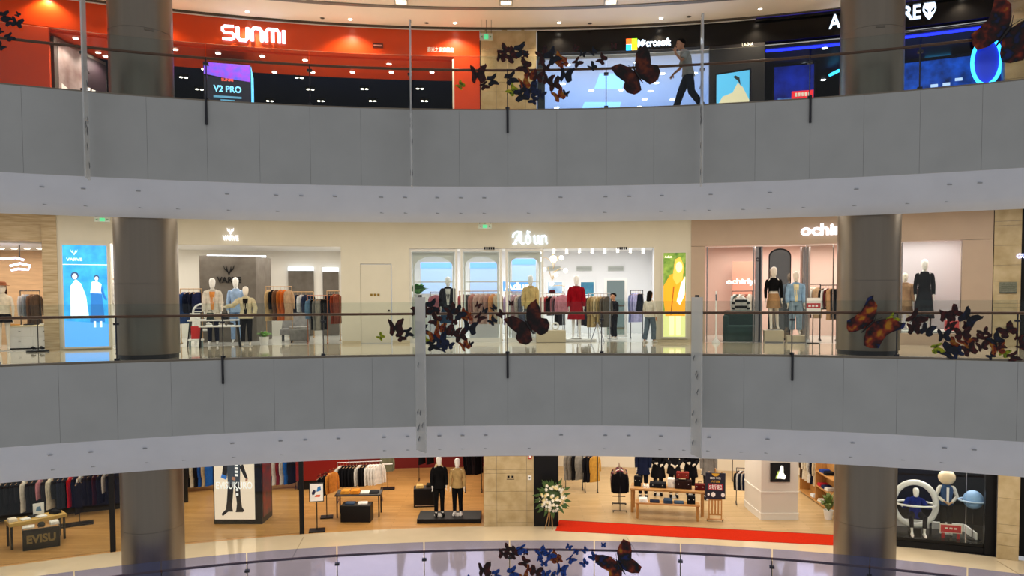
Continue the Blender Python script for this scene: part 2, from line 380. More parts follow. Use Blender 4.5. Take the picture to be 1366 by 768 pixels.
# groove and cove of the upper ceiling
struct(MB().arc(T0, T1, RF-1.78, RF-1.6, P+HC-.025, P+HC-.001).build('trim_ceiling_groove', M('groove_grey', '#77746e', .5)), 'grey recessed groove ring in the upper ceiling', 'trim')
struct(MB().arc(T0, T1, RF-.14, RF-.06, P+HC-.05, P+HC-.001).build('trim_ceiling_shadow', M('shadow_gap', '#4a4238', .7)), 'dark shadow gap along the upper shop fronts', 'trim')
struct(MB().arc(T0, T1, RF-.05, RF-.01, P+HC-.07, P+HC-.001).build('trim_ceiling_white', m_white), 'thin white cornice above the upper shop fronts', 'trim')

# ---- middle gallery
zm = lambda px, py: zat(px, py, RF)
z1 = zm(30, 321); seg('mid', -120, 57, z1, HC, m_trav, 'wall_travertine_lintel', 'travertine lintel over the small boutique')
seg('mid', 57, 77, 0, HC, m_trav, 'wall_travertine_pier', 'travertine pier beside the blue lightbox wall', RF-.04)
room('mid', -120, 60, RF+4, M('tan_panel', '#c9a57e', .5, var=.15, vs_=2, stretch=(1, 1, 8)), m_shopfloor, m_white, 3.05, 'boutique', 'small tan boutique', side=False)
seg('mid', 77, 147, 0, HC, m_cream, 'wall_cream_lightbox', 'cream wall carrying the blue lightbox')
zv = zm(350, 327); seg('mid', 147, 455, zv, HC, m_cream, 'wall_cream_fascia', 'cream fascia with the white antler sign')
m_warmw = M('warm_white_wall', '#e6e1d6', .6)
room('mid', 140, 462, RF+6, m_warmw, m_shopfloor, m_white, 3.3, 'cream_shop', 'cream fashion shop')
seg('mid', 455, 480.5, 0, HC, m_cream, 'wall_cream_door_left', 'cream wall beside the flush door')
seg('mid', 522.5, 546, 0, HC, m_cream, 'wall_cream_door_right', 'cream wall between flush door and glazed shop')
zd = zm(500, 351.5); seg('mid', 480.5, 522.5, zd, HC, m_cream, 'wall_cream_door_head', 'cream wall above the flush door')
za = zm(700, 331); seg('mid', 546, 873, za, HC, m_cream, 'wall_cream_glazed_fascia', 'cream fascia with the blackletter sign')
room('mid', 540, 880, RF+6, M('cool_white_wall', '#dedfe2', .6), m_shopfloor, m_white, 3.3, 'glazed_shop', 'glazed fashion shop')
seg('mid', 873, 922, 0, HC, m_cream, 'wall_cream_poster', 'cream wall carrying the yellow lightbox')
m_tan = M('tan_metal_panel', '#b6a08c', .4, var=.04, vs_=2)
zo = zm(1040, 326); seg('mid', 922, 1324, zo, HC, m_tan, 'wall_tan_fascia', 'tan metal fascia with white lettering', RF-.03)
seg('mid', 922, 941, 0, zo-.01, m_tan, 'wall_tan_pier', 'tan metal pier beside the yellow lightbox wall', RF-.03)
seg('mid', 1283, 1324, 0, zo-.01, m_tan, 'wall_tan_end_pier', 'tan metal end pier beside the stone wall', RF-.03)
seg('mid', 1196, 1283, 0, .34, m_tan, 'wall_tan_plinth', 'tan plinth under the mannequin window', RF-.03)
m_pink = M('dusty_pink_wall', '#d6b4a6', .6)
room('mid', 930, 1300, RF+5, m_pink, m_shopfloor, m_white, 3.3, 'pink_shop', 'pink fashion shop')
seg('mid', 1196, 1283, .34, 3.2, M('lilac_backdrop', '#c5bfc4', .6), 'wall_window_backdrop', 'pale lilac backdrop behind the window mannequin', RF+2.2, RF+2.3)
tiled_pier('mid', 1325, 1362, 0, HC, 'stone_pier_middle', 'beige stone tiled wall with a grey plaque', [], [.55, .55, .12, .62, .45])
seg('mid', 1362, 1480, 0, HC, m_dark, 'wall_dark_end', 'dark shop edge beyond the stone tiled wall')
struct(MB().arc(T0, T1, RF-.06, RF-.005, HC-.09, HC-.04).build('trim_cornice_middle', m_white), 'thin white cornice along the middle shop fronts', 'trim')
for i, (a, b) in enumerate(((77, 147), (455, 480.5), (522.5, 546), (873, 922))):
    seg('mid', a, b, 0.001, .09, M('skirting_cream', '#c9bb9c', .5), 'baseboard_%d' % (i+1), 'low cream skirting at the foot of the shop wall', RF-.02, RF-.002, cat='baseboard')

# ---- lower gallery
room('low', -150, 645, RF+8.6, M('red_wall', '#6e0a0a', .5), m_oak, m_dark, 3.3, 'wood_shop', 'wood-floored street fashion shop')
tiled_pier('low', 645, 712, 0, HC, 'stone_pier_lower', 'beige stone tiled wall beside the flower stand', [.26, .86], [.13, .4, .18, .45, .6, .12, .45])
seg('low', 712, 745, 0, HC, m_black, 'wall_black_panel', 'black panel behind the flower stand', RF-.04)
room('low', 745, 1188, RF+8.6, M('ivory_wall', '#e0d8c8', .6), m_oak2, m_white, 3.3, 'carpet_shop', 'menswear shop behind the red carpet')
seg('low', -150, 1480, 2.9, HC, m_black, 'wall_lower_lintel', 'dark lintel over the lower shop fronts', RF+.02, RF+.28)
room('low', 1190, 1345, RF+3.2, m_black, m_black, m_dark, 3.0, 'display_window', 'black display window')
tiled_pier('low', 1331, 1361, 0, HC, 'stone_pier_lower_end', 'beige stone tiled pier beside the space display window', [], [.4, .35, .25, .75, .85, .22, .6], proud=.12)
seg('low', 1355, 1480, 0, HC, m_dark, 'wall_dark_lower_end', 'dark shop beyond the lower stone pier', RF+.4, RF+.6)
# floor joints: a few dark expansion joints laid in the lower floor
for k, (a, b) in enumerate((((405, 716), (388, 748)), ((836, 716), (852, 742)), ((1330, 748), (1400, 790)))):
    t0, r0 = hit_z(*a, -P); t1, r1 = hit_z(*b, -P); p, q = W(t0, r0, -P), W(t1, r1, -P); d = (q-p).normalized(); u = Vector((-d.y, d.x, 0))*.012
    struct(MB().add([p+u, p-u, q-u, q+u, p+u+Vector((0, 0, .002)), p-u+Vector((0, 0, .002)), q-u+Vector((0, 0, .002)), q+u+Vector((0, 0, .002))], [(0, 1, 2, 3), (4, 5, 6, 7), (0, 1, 5, 4), (1, 2, 6, 5), (2, 3, 7, 6), (3, 0, 4, 7)]).build('trim_floor_joint_%d' % (k+1), M('joint_bronze', '#8a7a5c', .5)), 'thin dark joint line in the lower stone floor', 'trim')

# ------------------------------------------------------------------ lights of the place, and an added upward fill
for px in (-60, 130, 330, 520, 683, 850, 1040, 1240, 1420):
    area(px, R+2.9, FL['mid']+HC-.05, 3.2, 1.2, 64, '#fff7ea')
    area(px, R+2.9, FL['low']+HC-.05, 3.2, 1.2, 84, '#fff2de')
area(20, RF+2, 2.95, 3.5, 2.5, 110, '#ffecd4')
for px in (230, 400): area(px, RF+2.8, 3.2, 3.6, 3.6, 150, '#fff8ee')
for px in (600, 710, 820): area(px, RF+2.8, 3.2, 2.6, 3.6, 108, '#fdfaf4')
for px in (1010, 1130): area(px, RF+2.6, 3.2, 2.6, 3.4, 150, '#fff6ee')
area(1245, RF+1.1, 3.2, 1.6, 1.4, 48, '#fff6ee')
for px in (60, 300, 470, 590): area(px, RF+4, FL['low']+3.2, 3.2, 6, 190, '#fff0dc')
for px in (830, 960, 1090): area(px, RF+4, FL['low']+3.2, 3, 6, 200, '#fff4e4')
area(1255, RF+1.4, FL['low']+2.85, 2.2, 1.6, 90, '#fff4ea')
for px in (770, 870): area(px, RF+4.5, FL['up']+.6, 2.6, 6, 70, '#b8d0ff').rotation_euler[0] = pi  # added upward fill near the floor, brightens the white shop's ceiling
# ================================================================== SIGNS, LIGHTBOXES, FITTINGS
def E_(name, h, s): return M(name, h, .5, emit=s)
def glow_text(name, body, box, r, mat, label, depth=.06, bold=.0, sp=1.0, cat='sign', group=None, parts=True):
    loc, rz, wd, ht = quad_box(*box, r)
    o = thing(name, label, cat, loc, rz, group)
    me = text_mesh(body, ht, wd, depth, bold, sp)
    if me: inst(me, 'lettering', mat, o)
    return o, wd, ht
m_glow = E_('sign_white', '#f6f6ff', 1.3)
m_glowb = E_('sign_blue_white', '#d4e8ff', 1.8)
m_print = M('print_white', '#f4f4f4', .6)
# stroke-built rounded letters
def strokes(o, sets, mat, rad, dep=.05):
    for nmx, lines in sets:
        mb = MB()
        for l in lines: mb.tube([(x, -dep, z) for x, z in l], rad, 8, flat=.8)
        mb.build(nmx, mat, o, True)
loc, rz, wd, ht = quad_box(296, 381, 35, 59, RF-.04)
o = thing('shop_sign', 'glowing white rounded letters SUNMI on the orange fascia', 'sign', loc, rz)
LET = {'S': [[(1, 1), (.2, 1), (0, .86), (0, .64), (.2, .5), (.8, .5), (1, .36), (1, .14), (.8, 0), (0, 0)]], 'U': [[(0, 1), (0, .2), (.2, 0), (.8, 0), (1, .2), (1, 1)]],
       'N': [[(0, 0), (0, .8), (.2, 1), (.8, 1), (1, .8), (1, 0)]], 'M': [[(0, 0), (0, .8), (.14, 1), (.86, 1), (1, .8), (1, 0)], [(.5, .95), (.5, 0)]], 'I': [[(.5, 0), (.5, 1)]]}
xs = {'S': (297, 312), 'U': (317, 330), 'N': (336, 349), 'M': (355, 372), 'I': (377, 380)}
sets = []
for k, (a, b) in xs.items():
    x0 = (a-338.5)/85*wd; x1 = (b-338.5)/85*wd
    sets.append(('letter', [[(x0+(x1-x0)*u, (v-.5)*ht*.72) for u, v in l] for l in LET[k]]))
strokes(o, sets, m_glowb, ht*.10)
glow_text('shop_name', '商米之家旗舰店', (570, 605, 63, 70), RF-.005, m_print, 'small white Chinese shop name on the orange fascia', .01, .01)
loc, rz, wd, ht = quad_box(497, 511, 58, 64, RF-.005)
o = thing('unit_plate', 'small dark red plate on the orange fascia', 'plate', loc, rz); MB().box((0, -.01, 0), (wd, .02, ht)).build('plate', M('plate_dark_red', '#5a1a12', .4), o); MB().box((0, -.023, 0), (wd*.8, .004, ht*.3)).build('lettering', M('plate_pink', '#d89a90', .5), o)
def spot(th, r, z, pw, colr='#ffe6c4', ang=2.3):
    d = bpy.data.lights.new('downlight_lamp', 'SPOT'); d.energy = pw; d.spot_size = ang; d.spot_blend = .6; d.shadow_soft_size = .08; d.color = lin(colr)[:3]
    o = bpy.data.objects.new('downlight_lamp', d); col.objects.link(o); o.location = W(th, r, z); return o
# downlights and spotlights by pixel on a ceiling plane
lens_me = MB().lathe([(.055, -.012), (.055, 0)], 14).mesh('lens'); ring_me = MB().lathe([(.05, -.005), (.075, -.005), (.075, .0), (.06, .0)], 14).mesh('ring')
def downlight(px, py, z, label, group, s=1.0, mat=None, name='downlight'):
    th, r = hit_z(px, py, z); o = thing(name, label, 'light', W(th, r, z), -th, group, s)
    inst(ring_me, 'ring', m_white, o); inst(lens_me, 'lens', mat or m_lens, o); return o
m_lens = E_('lamp_lens', '#fff4e0', 12); m_lensc = E_('lamp_lens_cool', '#eaf2ff', 9)
for px, py in ((234, 66), (291, 71), (350, 75), (407, 80), (272, 92), (366, 96), (417, 96), (470, 96), (522, 96), (576, 96), (519, 85), (101, 51), (131, 70), (141, 75)):
    downlight(px, py, P+ZC-.061, 'bright recessed spotlight in the orange soffit', 'spotlights in the orange soffit', 1.25)
    th, r = hit_z(px, py, P+ZC-.09); spot(th, r, P+ZC-.09, 150, '#fff0e0')
twin_me = MB().b0(0, 0, 0, .36, .14, .1).mesh('housing')
for px, py in ((245, 103), (266, 119), (399, 103.5), (476, 103), (554, 103), (414, 119), (486, 118.5), (560, 118), (360, 134.5), (428, 134.5), (497, 134.5), (566, 134.5)):
    z = P+ZC+.49; th, r = hit_z(px, py, z); o = thing('twin_spotlight', 'twin spotlight on the dark ceiling of the orange shop', 'light', W(th, r, z), -th, 'twin spotlights in the orange shop')
    inst(twin_me, 'housing', m_black, o)
    for sx in (-.085, .085): inst(lens_me, 'lens', m_lens, o, (sx, 0, -.001))
for px, py in ((757, 86), (850, 83), (927, 97), (884, 97.5), (875.5, 110), (751, 111), (829, 119.5), (789, 120), (868, 121), (860, 132), (897, 132), (742.5, 143), (852.5, 142)):
    downlight(px, py, P+ZC-.001, 'round white downlight in the white shop ceiling', 'downlights in the white shop', 1.7, m_lensc)
for nmq, pts in (('a', ((800, 98), (835, 98), (830, 119), (793, 118))), ('b', ((780, 136), (829, 136), (826, 145), (776, 145)))):
    q = [W(*hit_z(x, y, P+ZC-.012), P+ZC-.012) for x, y in pts]; c = sum(q, Vector())/4
    o = thing('light_panel', 'pale blue luminous ceiling panel in the white shop', 'light panel', c, 0, 'luminous ceiling panels')
    mb = MB(); mb.add([p-c for p in q]+[p-c+Vector((0, 0, .01)) for p in q], [(0, 1, 2, 3), (4, 5, 6, 7), (0, 1, 5, 4), (1, 2, 6, 5), (2, 3, 7, 6), (3, 0, 4, 7)]); mb.build('diffuser', E_('sky_panel', '#9fd4ff', .9), o)
# gallery ceiling: square lights, downlights, speakers
sq_f = MB().add([(-.2, -.2, 0), (.2, -.2, 0), (.2, .2, 0), (-.2, .2, 0), (-.15, -.15, 0), (.15, -.15, 0), (.15, .15, 0), (-.15, .15, 0), (-.2, -.2, -.03), (.2, -.2, -.03), (.2, .2, -.03), (-.2, .2, -.03), (-.15, -.15, -.03), (.15, -.15, -.03), (.15, .15, -.03), (-.15, .15, -.03)],
    [(8, 9, 13, 12), (9, 10, 14, 13), (10, 11, 15, 14), (11, 8, 12, 15), (0, 1, 9, 8), (1, 2, 10, 9), (2, 3, 11, 10), (3, 0, 8, 11), (4, 5, 13, 12), (5, 6, 14, 13), (6, 7, 15, 14), (7, 4, 12, 15)]).mesh('frame')
sq_l = MB().b0(0, 0, -.008, .3, .3, .007).mesh('diffuser')
for px, py in ((398, -5), (535, 2), (675, 3), (815, 2), (950, -6)):
    th, r = hit_z(px, py, P+HC-.001); o = thing('square_light', 'square recessed light in the upper gallery ceiling', 'light', W(th, r, P+HC-.001), -th, 'square ceiling lights')
    inst(sq_f, 'frame', M('lamp_frame', '#c9c2b2', .5), o); inst(sq_l, 'diffuser', E_('square_diffuser', '#fff3dd', 3), o)
for px, py in ((-70, -18), (62, -8), (192, 4), (330, 15.5), (467, 25.5), (607, 30.5), (746, 30), (882, 24), (1014, 12), (1150, -2), (1290, -18)):
    downlight(px, py, P+HC-.001, 'small round downlight in the upper gallery ceiling', 'gallery downlights')
    th, r = hit_z(px, py, P+HC-.03); spot(th, r, P+HC-.03, 300)
for px, py in ((430, 24), (569, 30.5), (787, 31), (919, 22)):
    th, r = hit_z(px, py, P+HC-.001); o = thing('ceiling_speaker', 'small dark round ceiling speaker between gallery downlights', 'speaker', W(th, r, P+HC-.001), -th, 'ceiling speakers')
    inst(ring_me, 'ring', M('speaker_ring', '#8a8478', .5), o); inst(lens_me, 'grille', M('speaker_grille', '#3a352e', .8), o)
# exit signs
def exit_sign(px0, px1, py0, py1, r, lv, label):
    loc, rz, wd, ht = quad_box(px0, px1, py0, py1, r); top = FL[lv]+HC-loc.z
    o = thing('exit_sign', label, 'exit sign', loc, rz)
    MB().box((0, 0, 0), (wd, .05, ht)).build('housing', M('exit_housing', '#c8d0c4', .4), o)
    MB().box((0, -.027, 0), (wd*.34, .004, ht*.72)).build('running_man_field', E_('exit_green', '#57c98c', .8), o)
    for s in (-1, 1): MB().prism([(s*wd*.44, 0), (s*wd*.28, ht*.2), (s*wd*.28, -ht*.2)], -.03, -.026).build('arrow', M('exit_arrow', '#58a878', .6), o)
    for s in (-.4, 0, .4): MB().tube([(s*wd, 0, ht/2), (s*wd, 0, top)], .006, 6).build('wire', m_post, o)
exit_sign(640, 657, 45, 54, RF-.8, 'up', 'green exit sign hanging before the upper stone wall')
exit_sign(638, 656, 299, 305, RF-.8, 'mid', 'green exit sign above the glazed shop front')
exit_sign(126, 147, 290, 296, RF-.8, 'mid', 'green exit sign above the blue lightbox')
# demonstration kiosk V2 PRO
loc, rz = at(305, RF+.1, P); zt = zat(305, 84, RF+.1)-P
o = thing('lightbox_kiosk', 'tall black lightbox kiosk lettered V2 PRO with blue side', 'kiosk', loc, rz); kw = 1.36
MB().b0(0, .68, 0, kw, 1.3, zt).build('body', m_black, o)
MB().prism([(-kw/2+.02, zt-.02), (kw/2-.02, zt-.02), (kw/2-.02, zt-.52), (0, zt-.46), (-kw/2+.02, zt-.36)], .005, .025).build('blue_wave', M('kiosk_wave', '#4a55e0', .5, emit=1.0, var=.3, vs_=6, col2='#9a3ad0'), o)
MB().box((0, .022, zt-.95), (kw-.04, .012, 1.05)).build('screen', E_('kiosk_dark', '#141c30', .5), o)
MB().b0(kw/2+.006, .68, .3, .012, 1.26, zt-.35).build('side_screen', E_('kiosk_side', '#58b8f4', 1.1), o)
def flat_text(o, body, x, y, z, h, w, mat, nmx='lettering', bold=0.0, d=.008):
    me = text_mesh(body, h, w, d, bold)
    return inst(me, nmx, mat, o, (x, y, z)) if me else None
flat_text(o, 'SUNMI', 0, .012, zt-.5, .09, .34, E_('kiosk_red', '#f06050', 1), bold=.02)
flat_text(o, 'V2 PRO', 0, .012, zt-.78, .2, .8, E_('kiosk_cyan', '#7fd4ff', 1.2), bold=.03)
for k, ww in ((0, .8), (1, .4)): MB().box((0, .012, zt-1.02-.11*k), (ww, .008, .06)).build('small_print', E_('kiosk_cyan2', '#5a9cc8', .6), o)
# angled lightbox in the orange shop
ta = th_at(74, RF+.4, P+1.5); A = W(ta, RF+.4, P); tb, rb = hit_z(142, 83, P+ZC-.1); B = W(tb, rb, P)
ln = (B-A).length; ang = atan2((B-A).y, (B-A).x)
o = thing('angled_lightbox', 'dark angled poster lightbox inside the orange shop doorway', 'lightbox', A, ang); h = ZC-.12
MB().b0(ln/2, .06, 0, ln, .1, h).build('case', M('case_grey', '#8b8580', .3, metal=.6), o)
MB().b0(ln*.27, .0, .3, ln*.42, .02, h-.4).build('photo_print', M('poster_brown', '#6a4a44', .5, emit=.35, var=.5, vs_=1.2, col2='#b8a8a4'), o)
MB().b0(ln*.74, .0, .3, ln*.48, .02, h-.4).build('dark_print', E_('poster_dark', '#2a1c22', .3), o)
MB().prism([(ln*.1, h-1.25), (ln*.42, h-1.5), (ln*.42, h-1.7), (ln*.1, h-1.45)], -.02, -.011).build('white_shape', m_print, o)
for k in range(3): MB().box((ln*(.6+.11*k), -.014, h-1.15), (ln*.08, .006, .22)).build('letter_block', m_print, o)
for k in range(4): MB().box((ln*.74, -.014, h-1.42-.12*k), (ln*.28, .006, .045)).build('small_print', M('print_grey', '#a09aa0', .6), o)
struct(MB().arc(th_at(603.5, RF+.02, P+2), th_at(606, RF+.02, P+2), RF+.02, RF+.3, P, P+ZC-.07, n=1).build('trim_white_jamb', m_white), 'thin white jamb beside the orange pier', 'trim')
# four-square logo sign
loc, rz, wd, ht = quad_box(835, 896, 50.5, 66.5, RF-.02)
o = thing('shop_sign', 'glowing sign of four coloured squares and white Microsoft lettering', 'sign', loc, rz)
sq = ht*.44
for i, (cx_, cz, h_) in enumerate(((0, 1, '#ff5a1c'), (1, 1, '#8ad820'), (0, 0, '#28b4ff'), (1, 0, '#ffc814'))):
    MB().box((-wd/2+sq*.55+cx_*sq*1.08, -.03, (cz-.5)*sq*1.08), (sq, .06, sq)).build('logo_square', E_('logo_%d' % i, h_, 3.2), o)
flat_text(o, 'Microsoft', wd*.12, 0, ht*.05, ht*.62, wd*.72, m_glowb, bold=.02, d=.05)
# small screen on the anthracite pier
loc, rz = at(977, RF-.55, P); zt = zat(990, 93, RF-.7)-P
o = thing('angled_screen', 'glowing cyan poster screen turned towards the gallery', 'screen', loc, rz-.32)
MB().b0(0, .04, 0, 1.06, .08, zt+.03).build('case', m_black, o)
MB().b0(0, -.006, .25, .98, .012, zt-.27).build('display', E_('cyan_display', '#55b4e4', 1.0), o)
MB().prism([(-.49, .9), (.49, .9), (.49, zt-.9), (.3, zt-.5), (.15, zt-.35), (0, zt-.62), (-.3, zt-.7), (-.49, zt-1.0)], -.018, -.012).build('sand_print', E_('sand_print', '#d8d2b0', .8), o)
MB().prism([(.08, zt-.12), (.2, zt-.2), (.24, zt-.45), (.16, zt-.3), (.02, zt-.16)], -.024, -.018).build('dark_print', M('print_dark', '#3a4a50', .6), o)
glow_text('unit_number', 'L4-04A', (990, 1005, 57, 61.5), RF-.005, m_print, 'small white unit number L4-04A on black fascia', .01)
glow_text('unit_number', 'L4-02', (641.5, 652, 64, 68), RF-.053, M('print_pale', '#c8b48c', .6), 'faint pale unit number on the upper stone wall', .008)
glow_text('unit_number', 'L4-04B', (1351, 1363, 12, 16), RF-.053, M('print_pale', '#c8b48c', .6), 'faint pale unit number on the stone wall past the gaming shop', .008)
# gaming shop
o, wd, ht = glow_text('shop_sign', 'ALIENWARE', (1106, 1228, 13.5, 32), RF-.02, m_glowb, 'glowing white letters ALIENWARE with alien head on black fascia', .05, .02)
hx = wd/2+.22
MB().prism([(hx+.17*cos(a)*(1 if sin(a) > 0 else (.55+.45*(1+sin(a)))), .28*sin(a)+.03) for a in [2*pi*k/20 for k in range(20)]], -.05, 0).build('alien_head', m_glowb, o)
for s in (-1, 1): MB().prism([(hx+s*.03, -.08), (hx+s*.05, .0), (hx+s*.13, .07), (hx+s*.12, -.02)], -.056, -.05).build('alien_eye', m_blackgl, o)
m_blue = E_('blue_led', '#1a28ff', 3.5); m_cyan = E_('cyan_led', '#38b8ff', 3)
def led(px0, py0, px1, py1, r0, r1, mat, label, t=.04):
    a, za_ = hit_r(px0, py0, r0); b, zb_ = hit_r(px1, py1, r1); p, q = W(a, r0, za_), W(b, r1, zb_)
    o = thing('led_strip', label, 'led strip', p, 0); 
    zc = P+ZC-.003; lim = zc-t-.01
    if p.z < P+HC-.5:
        p.z = min(p.z, lim); q.z = min(q.z, lim); o.location = p
        for e in (.15, .85): s = p.lerp(q, e); mw_ = MB(); mw_.tube([tuple(s-p), (s.x-p.x, s.y-p.y, zc-p.z)], .005, 5); mw_.build('wire', m_post, o)
    mb = MB(); mb.tube([(0, 0, 0), tuple(q-p)], t, 6); mb.build('diffuser', mat, o); return o
o = thing('led_strip', 'blue led strip under the black fascia of the gaming shop', 'led strip', (0, 0, 0)); MB().arc(th_at(1022, RF+.36, P+ZC), th_at(1331, RF+.36, P+ZC), RF+.36, RF+.46, P+ZC-.06, P+ZC-.01).build('diffuser', m_blue, o)
o = thing('led_strip', 'added blue strip for the ceiling glow above the black fascia', 'led strip', (0, 0, 0)); MB().arc(th_at(1010, RF-.1, P+HC), th_at(1338, RF-.1, P+HC), RF-.075, RF-.055, P+HC-.1, P+HC-.085).build('diffuser', E_('ceiling_glow_blue', '#3030ff', 14), o); MB().arc(th_at(1008, RF-.1, P+HC), th_at(1340, RF-.1, P+HC), RF-.1, RF-.09, P+HC-.15, P+HC-.062).build('shield', m_blackgl, o); MB().arc(th_at(1008, RF-.1, P+HC), th_at(1340, RF-.1, P+HC), RF-.09, RF-.004, P+HC-.15, P+HC-.14).build('ledge', m_blackgl, o)  # added strip makes the blue ceiling glow; shield and ledge hide it
led(1340, 4, 1340, 30, RF-.09, RF-.09, E_('violet_led', '#4038ff', 2.2), 'vertical violet led strip beside the upper stone wall', .045)
led(1206, 107, 1232, 93, RF+3, RF+3, m_blue, 'slanting blue led strip over the gaming wall', .035)
led(1234, 79, 1268, 73, RF+3, RF+3, m_cyan, 'cyan led line over the gaming screen', .03)
led(1092, 77, 1118, 81, RF+3, RF+2.5, m_cyan, 'cyan led bar on the gaming shop ceiling', .06)
led(1107, 100, 1119, 94, RF+3, RF+2.5, m_cyan, 'short cyan led bar beside the column in the gaming shop', .05)
for px, py in ((1100, 64), (1072, 86), (1098, 106)): downlight(px, py, P+ZC-.001, 'cool downlight in the gaming shop ceiling', 'gaming shop downlights', 1.4, m_lensc)
o = thing('ring_light', 'large round blue neon ring at the end of the gaming shop', 'neon ring', *at(1314, RF+.8, P)); zc = zat(1314, 82, RF+.8)-P
mb = MB(); mb.tube([(.36*cos(2*pi*k/32), 0, zc+.66*sin(2*pi*k/32)) for k in range(33)], .05, 6, caps=False); mb.build('neon_tube', m_cyan, o, True)
MB().lathe([(.34, 0), (.34, .02)], 32).build('backing_disc', E_('ring_disc', '#1638c8', .3), o).matrix_local = Matrix.Translation((0, .06, zc)) @ Matrix.Rotation(pi/2, 4, 'X') @ Matrix.Diagonal((1, 1.8, 1, 1))
MB().b0(0, .1, 0, .12, .06, zc-.3).build('stand', m_black, o)
o = thing('gaming_display', 'dark blue gaming display wall with white lettering', 'display', *at(1245, RF+2.2, P)); zt = zat(1245, 76, RF+2.2)-P
MB().b0(0, .05, 0, 2.5, .1, zt).build('case', m_black, o); MB().b0(0, -.006, .4, 2.4, .012, zt-.5).build('display', M('game_screen', '#1450c0', .4, emit=1.1, var=.7, vs_=2.2, col2='#051028'), o)
for k in range(6): MB().box((-1.0+.33*k, -.014, 1.75+.05*(k % 2)+.06*k), (.2, .006, .09)).build('letter_block', E_('game_text', '#c8e4ff', 1), o)
o = thing('gaming_poster', 'blue gaming poster wall beside the anthracite pier', 'poster', *at(1058, RF+2.0, P)); zt = ZC-.03
MB().b0(0, .05, 0, 1.3, .08, zt).build('case', m_black, o); MB().b0(0, -.002, .3, 1.22, .012, zt-.36).build('print', M('game_print', '#1430b0', .4, emit=.8, var=.7, vs_=1.4, col2='#08104a'), o)
MB().b0(-.25, -.012, 1.2, .5, .01, .75).build('figure_print', M('game_print2', '#6a9ce0', .4, emit=.6, var=.7, vs_=5, col2='#1a3890'), o)
loc, rz, wd, ht = quad_box(1056, 1085, 121, 131, RF+.6)
o = thing('red_lightbox', 'small red lightbox with white characters in the gaming shop', 'lightbox', (loc.x, loc.y, P), rz); dz = loc.z-P
MB().box((0, 0, dz), (wd, .06, ht)).build('case', E_('red_box', '#d02030', .8), o); MB().b0(0, .06, 0, .05, .05, dz).build('stand', m_black, o)
for k in range(5): MB().box((-wd*.3+wd*.15*k, -.034, dz), (wd*.1, .006, ht*.5)).build('character', m_print, o)

# ---- middle signs
def antlers(o, cx_, cz, s, mat, d=.03, y=0):
    for sg in (-1, 1):
        MB().prism([(cx_+sg*.02*s, cz-.5*s), (cx_+sg*.16*s, cz-.15*s), (cx_+sg*.42*s, cz+.05*s), (cx_+sg*.5*s, cz+.5*s), (cx_+sg*.36*s, cz+.12*s), (cx_+sg*.24*s, cz+.02*s), (cx_+sg*.2*s, cz+.4*s), (cx_+sg*.1*s, cz-.02*s), (cx_+sg*.01*s, cz-.3*s)], y-d, y).build('antler', mat, o)
loc, rz, wd, ht = quad_box(297, 318, 304, 321, RF-.005); o = thing('shop_sign', 'small glowing white antler sign lettered VARVE on cream fascia', 'sign', loc, rz)
antlers(o, 0, ht*.25, ht*.5, m_glow, .04); flat_text(o, 'VARVE', 0, 0, -ht*.28, ht*.4, wd, m_glow, bold=.0, d=.04)
loc, rz, wd, ht = quad_box(684, 731, 308, 326, RF-.005); o = thing('shop_sign', 'glowing white blackletter sign Adun on cream fascia', 'sign', loc, rz)
BL = {'A': [[(.0, .55), (.08, .85), (.4, 1), (.75, .95)], [(.75, 1), (.72, .15), (.85, .0), (1, .1)], [(.62, .85), (.2, .15), (0, 0)], [(.2, .35), (.7, .35)], [(.1, .08), (.35, .0)]],
      'd': [[(.75, .95), (.35, 1.05), (.4, .8), (.75, .55), (.8, .2), (.45, 0), (.15, .2), (.15, .5), (.45, .68), (.7, .5)], [(.1, .6), (.3, .68)]],
      'u': [[(.05, .62), (.25, .7), (.25, .12), (.45, .0), (.8, .15)], [(.6, .62), (.8, .7), (.8, .1), (1, .05)]],
      'n': [[(.0, .62), (.2, .7), (.2, .08), (.05, 0), (.35, .02)], [(.2, .55), (.55, .7), (.78, .6), (.78, .12), (.95, .04)]]}
sets = []
for k, (a, b) in (('A', (0, .32)), ('d', (.34, .55)), ('u', (.57, .77)), ('n', (.79, 1.0))):
    sets.append(('letter', [[((a+(b-a)*u-.5)*wd, (v-.52)*ht*.92) for u, v in l] for l in BL[k]]))
strokes(o, sets, m_glowb, ht*.062, .04)
glow_text('shop_sign', 'ochirly', (1068, 1142, 298, 318), RF-.04, m_glow, 'glowing white lowercase lettering ochirly on tan fascia', .05, .035)
for px0, px1, lab in ((645, 660, 'tiny black lettered sticker above the arched window'), (823, 837, 'tiny black lettered sticker above the open shop entrance')):
    loc, rz, wd, ht = quad_box(px0, px1, 330, 333.5, RF-.004); o = thing('lintel_sticker', lab, 'sticker', loc, rz)
    for k in range(5): MB().box((-wd*.4+wd*.2*k, -.004, .02), (wd*.15, .006, ht)).build('letter', m_black, o)
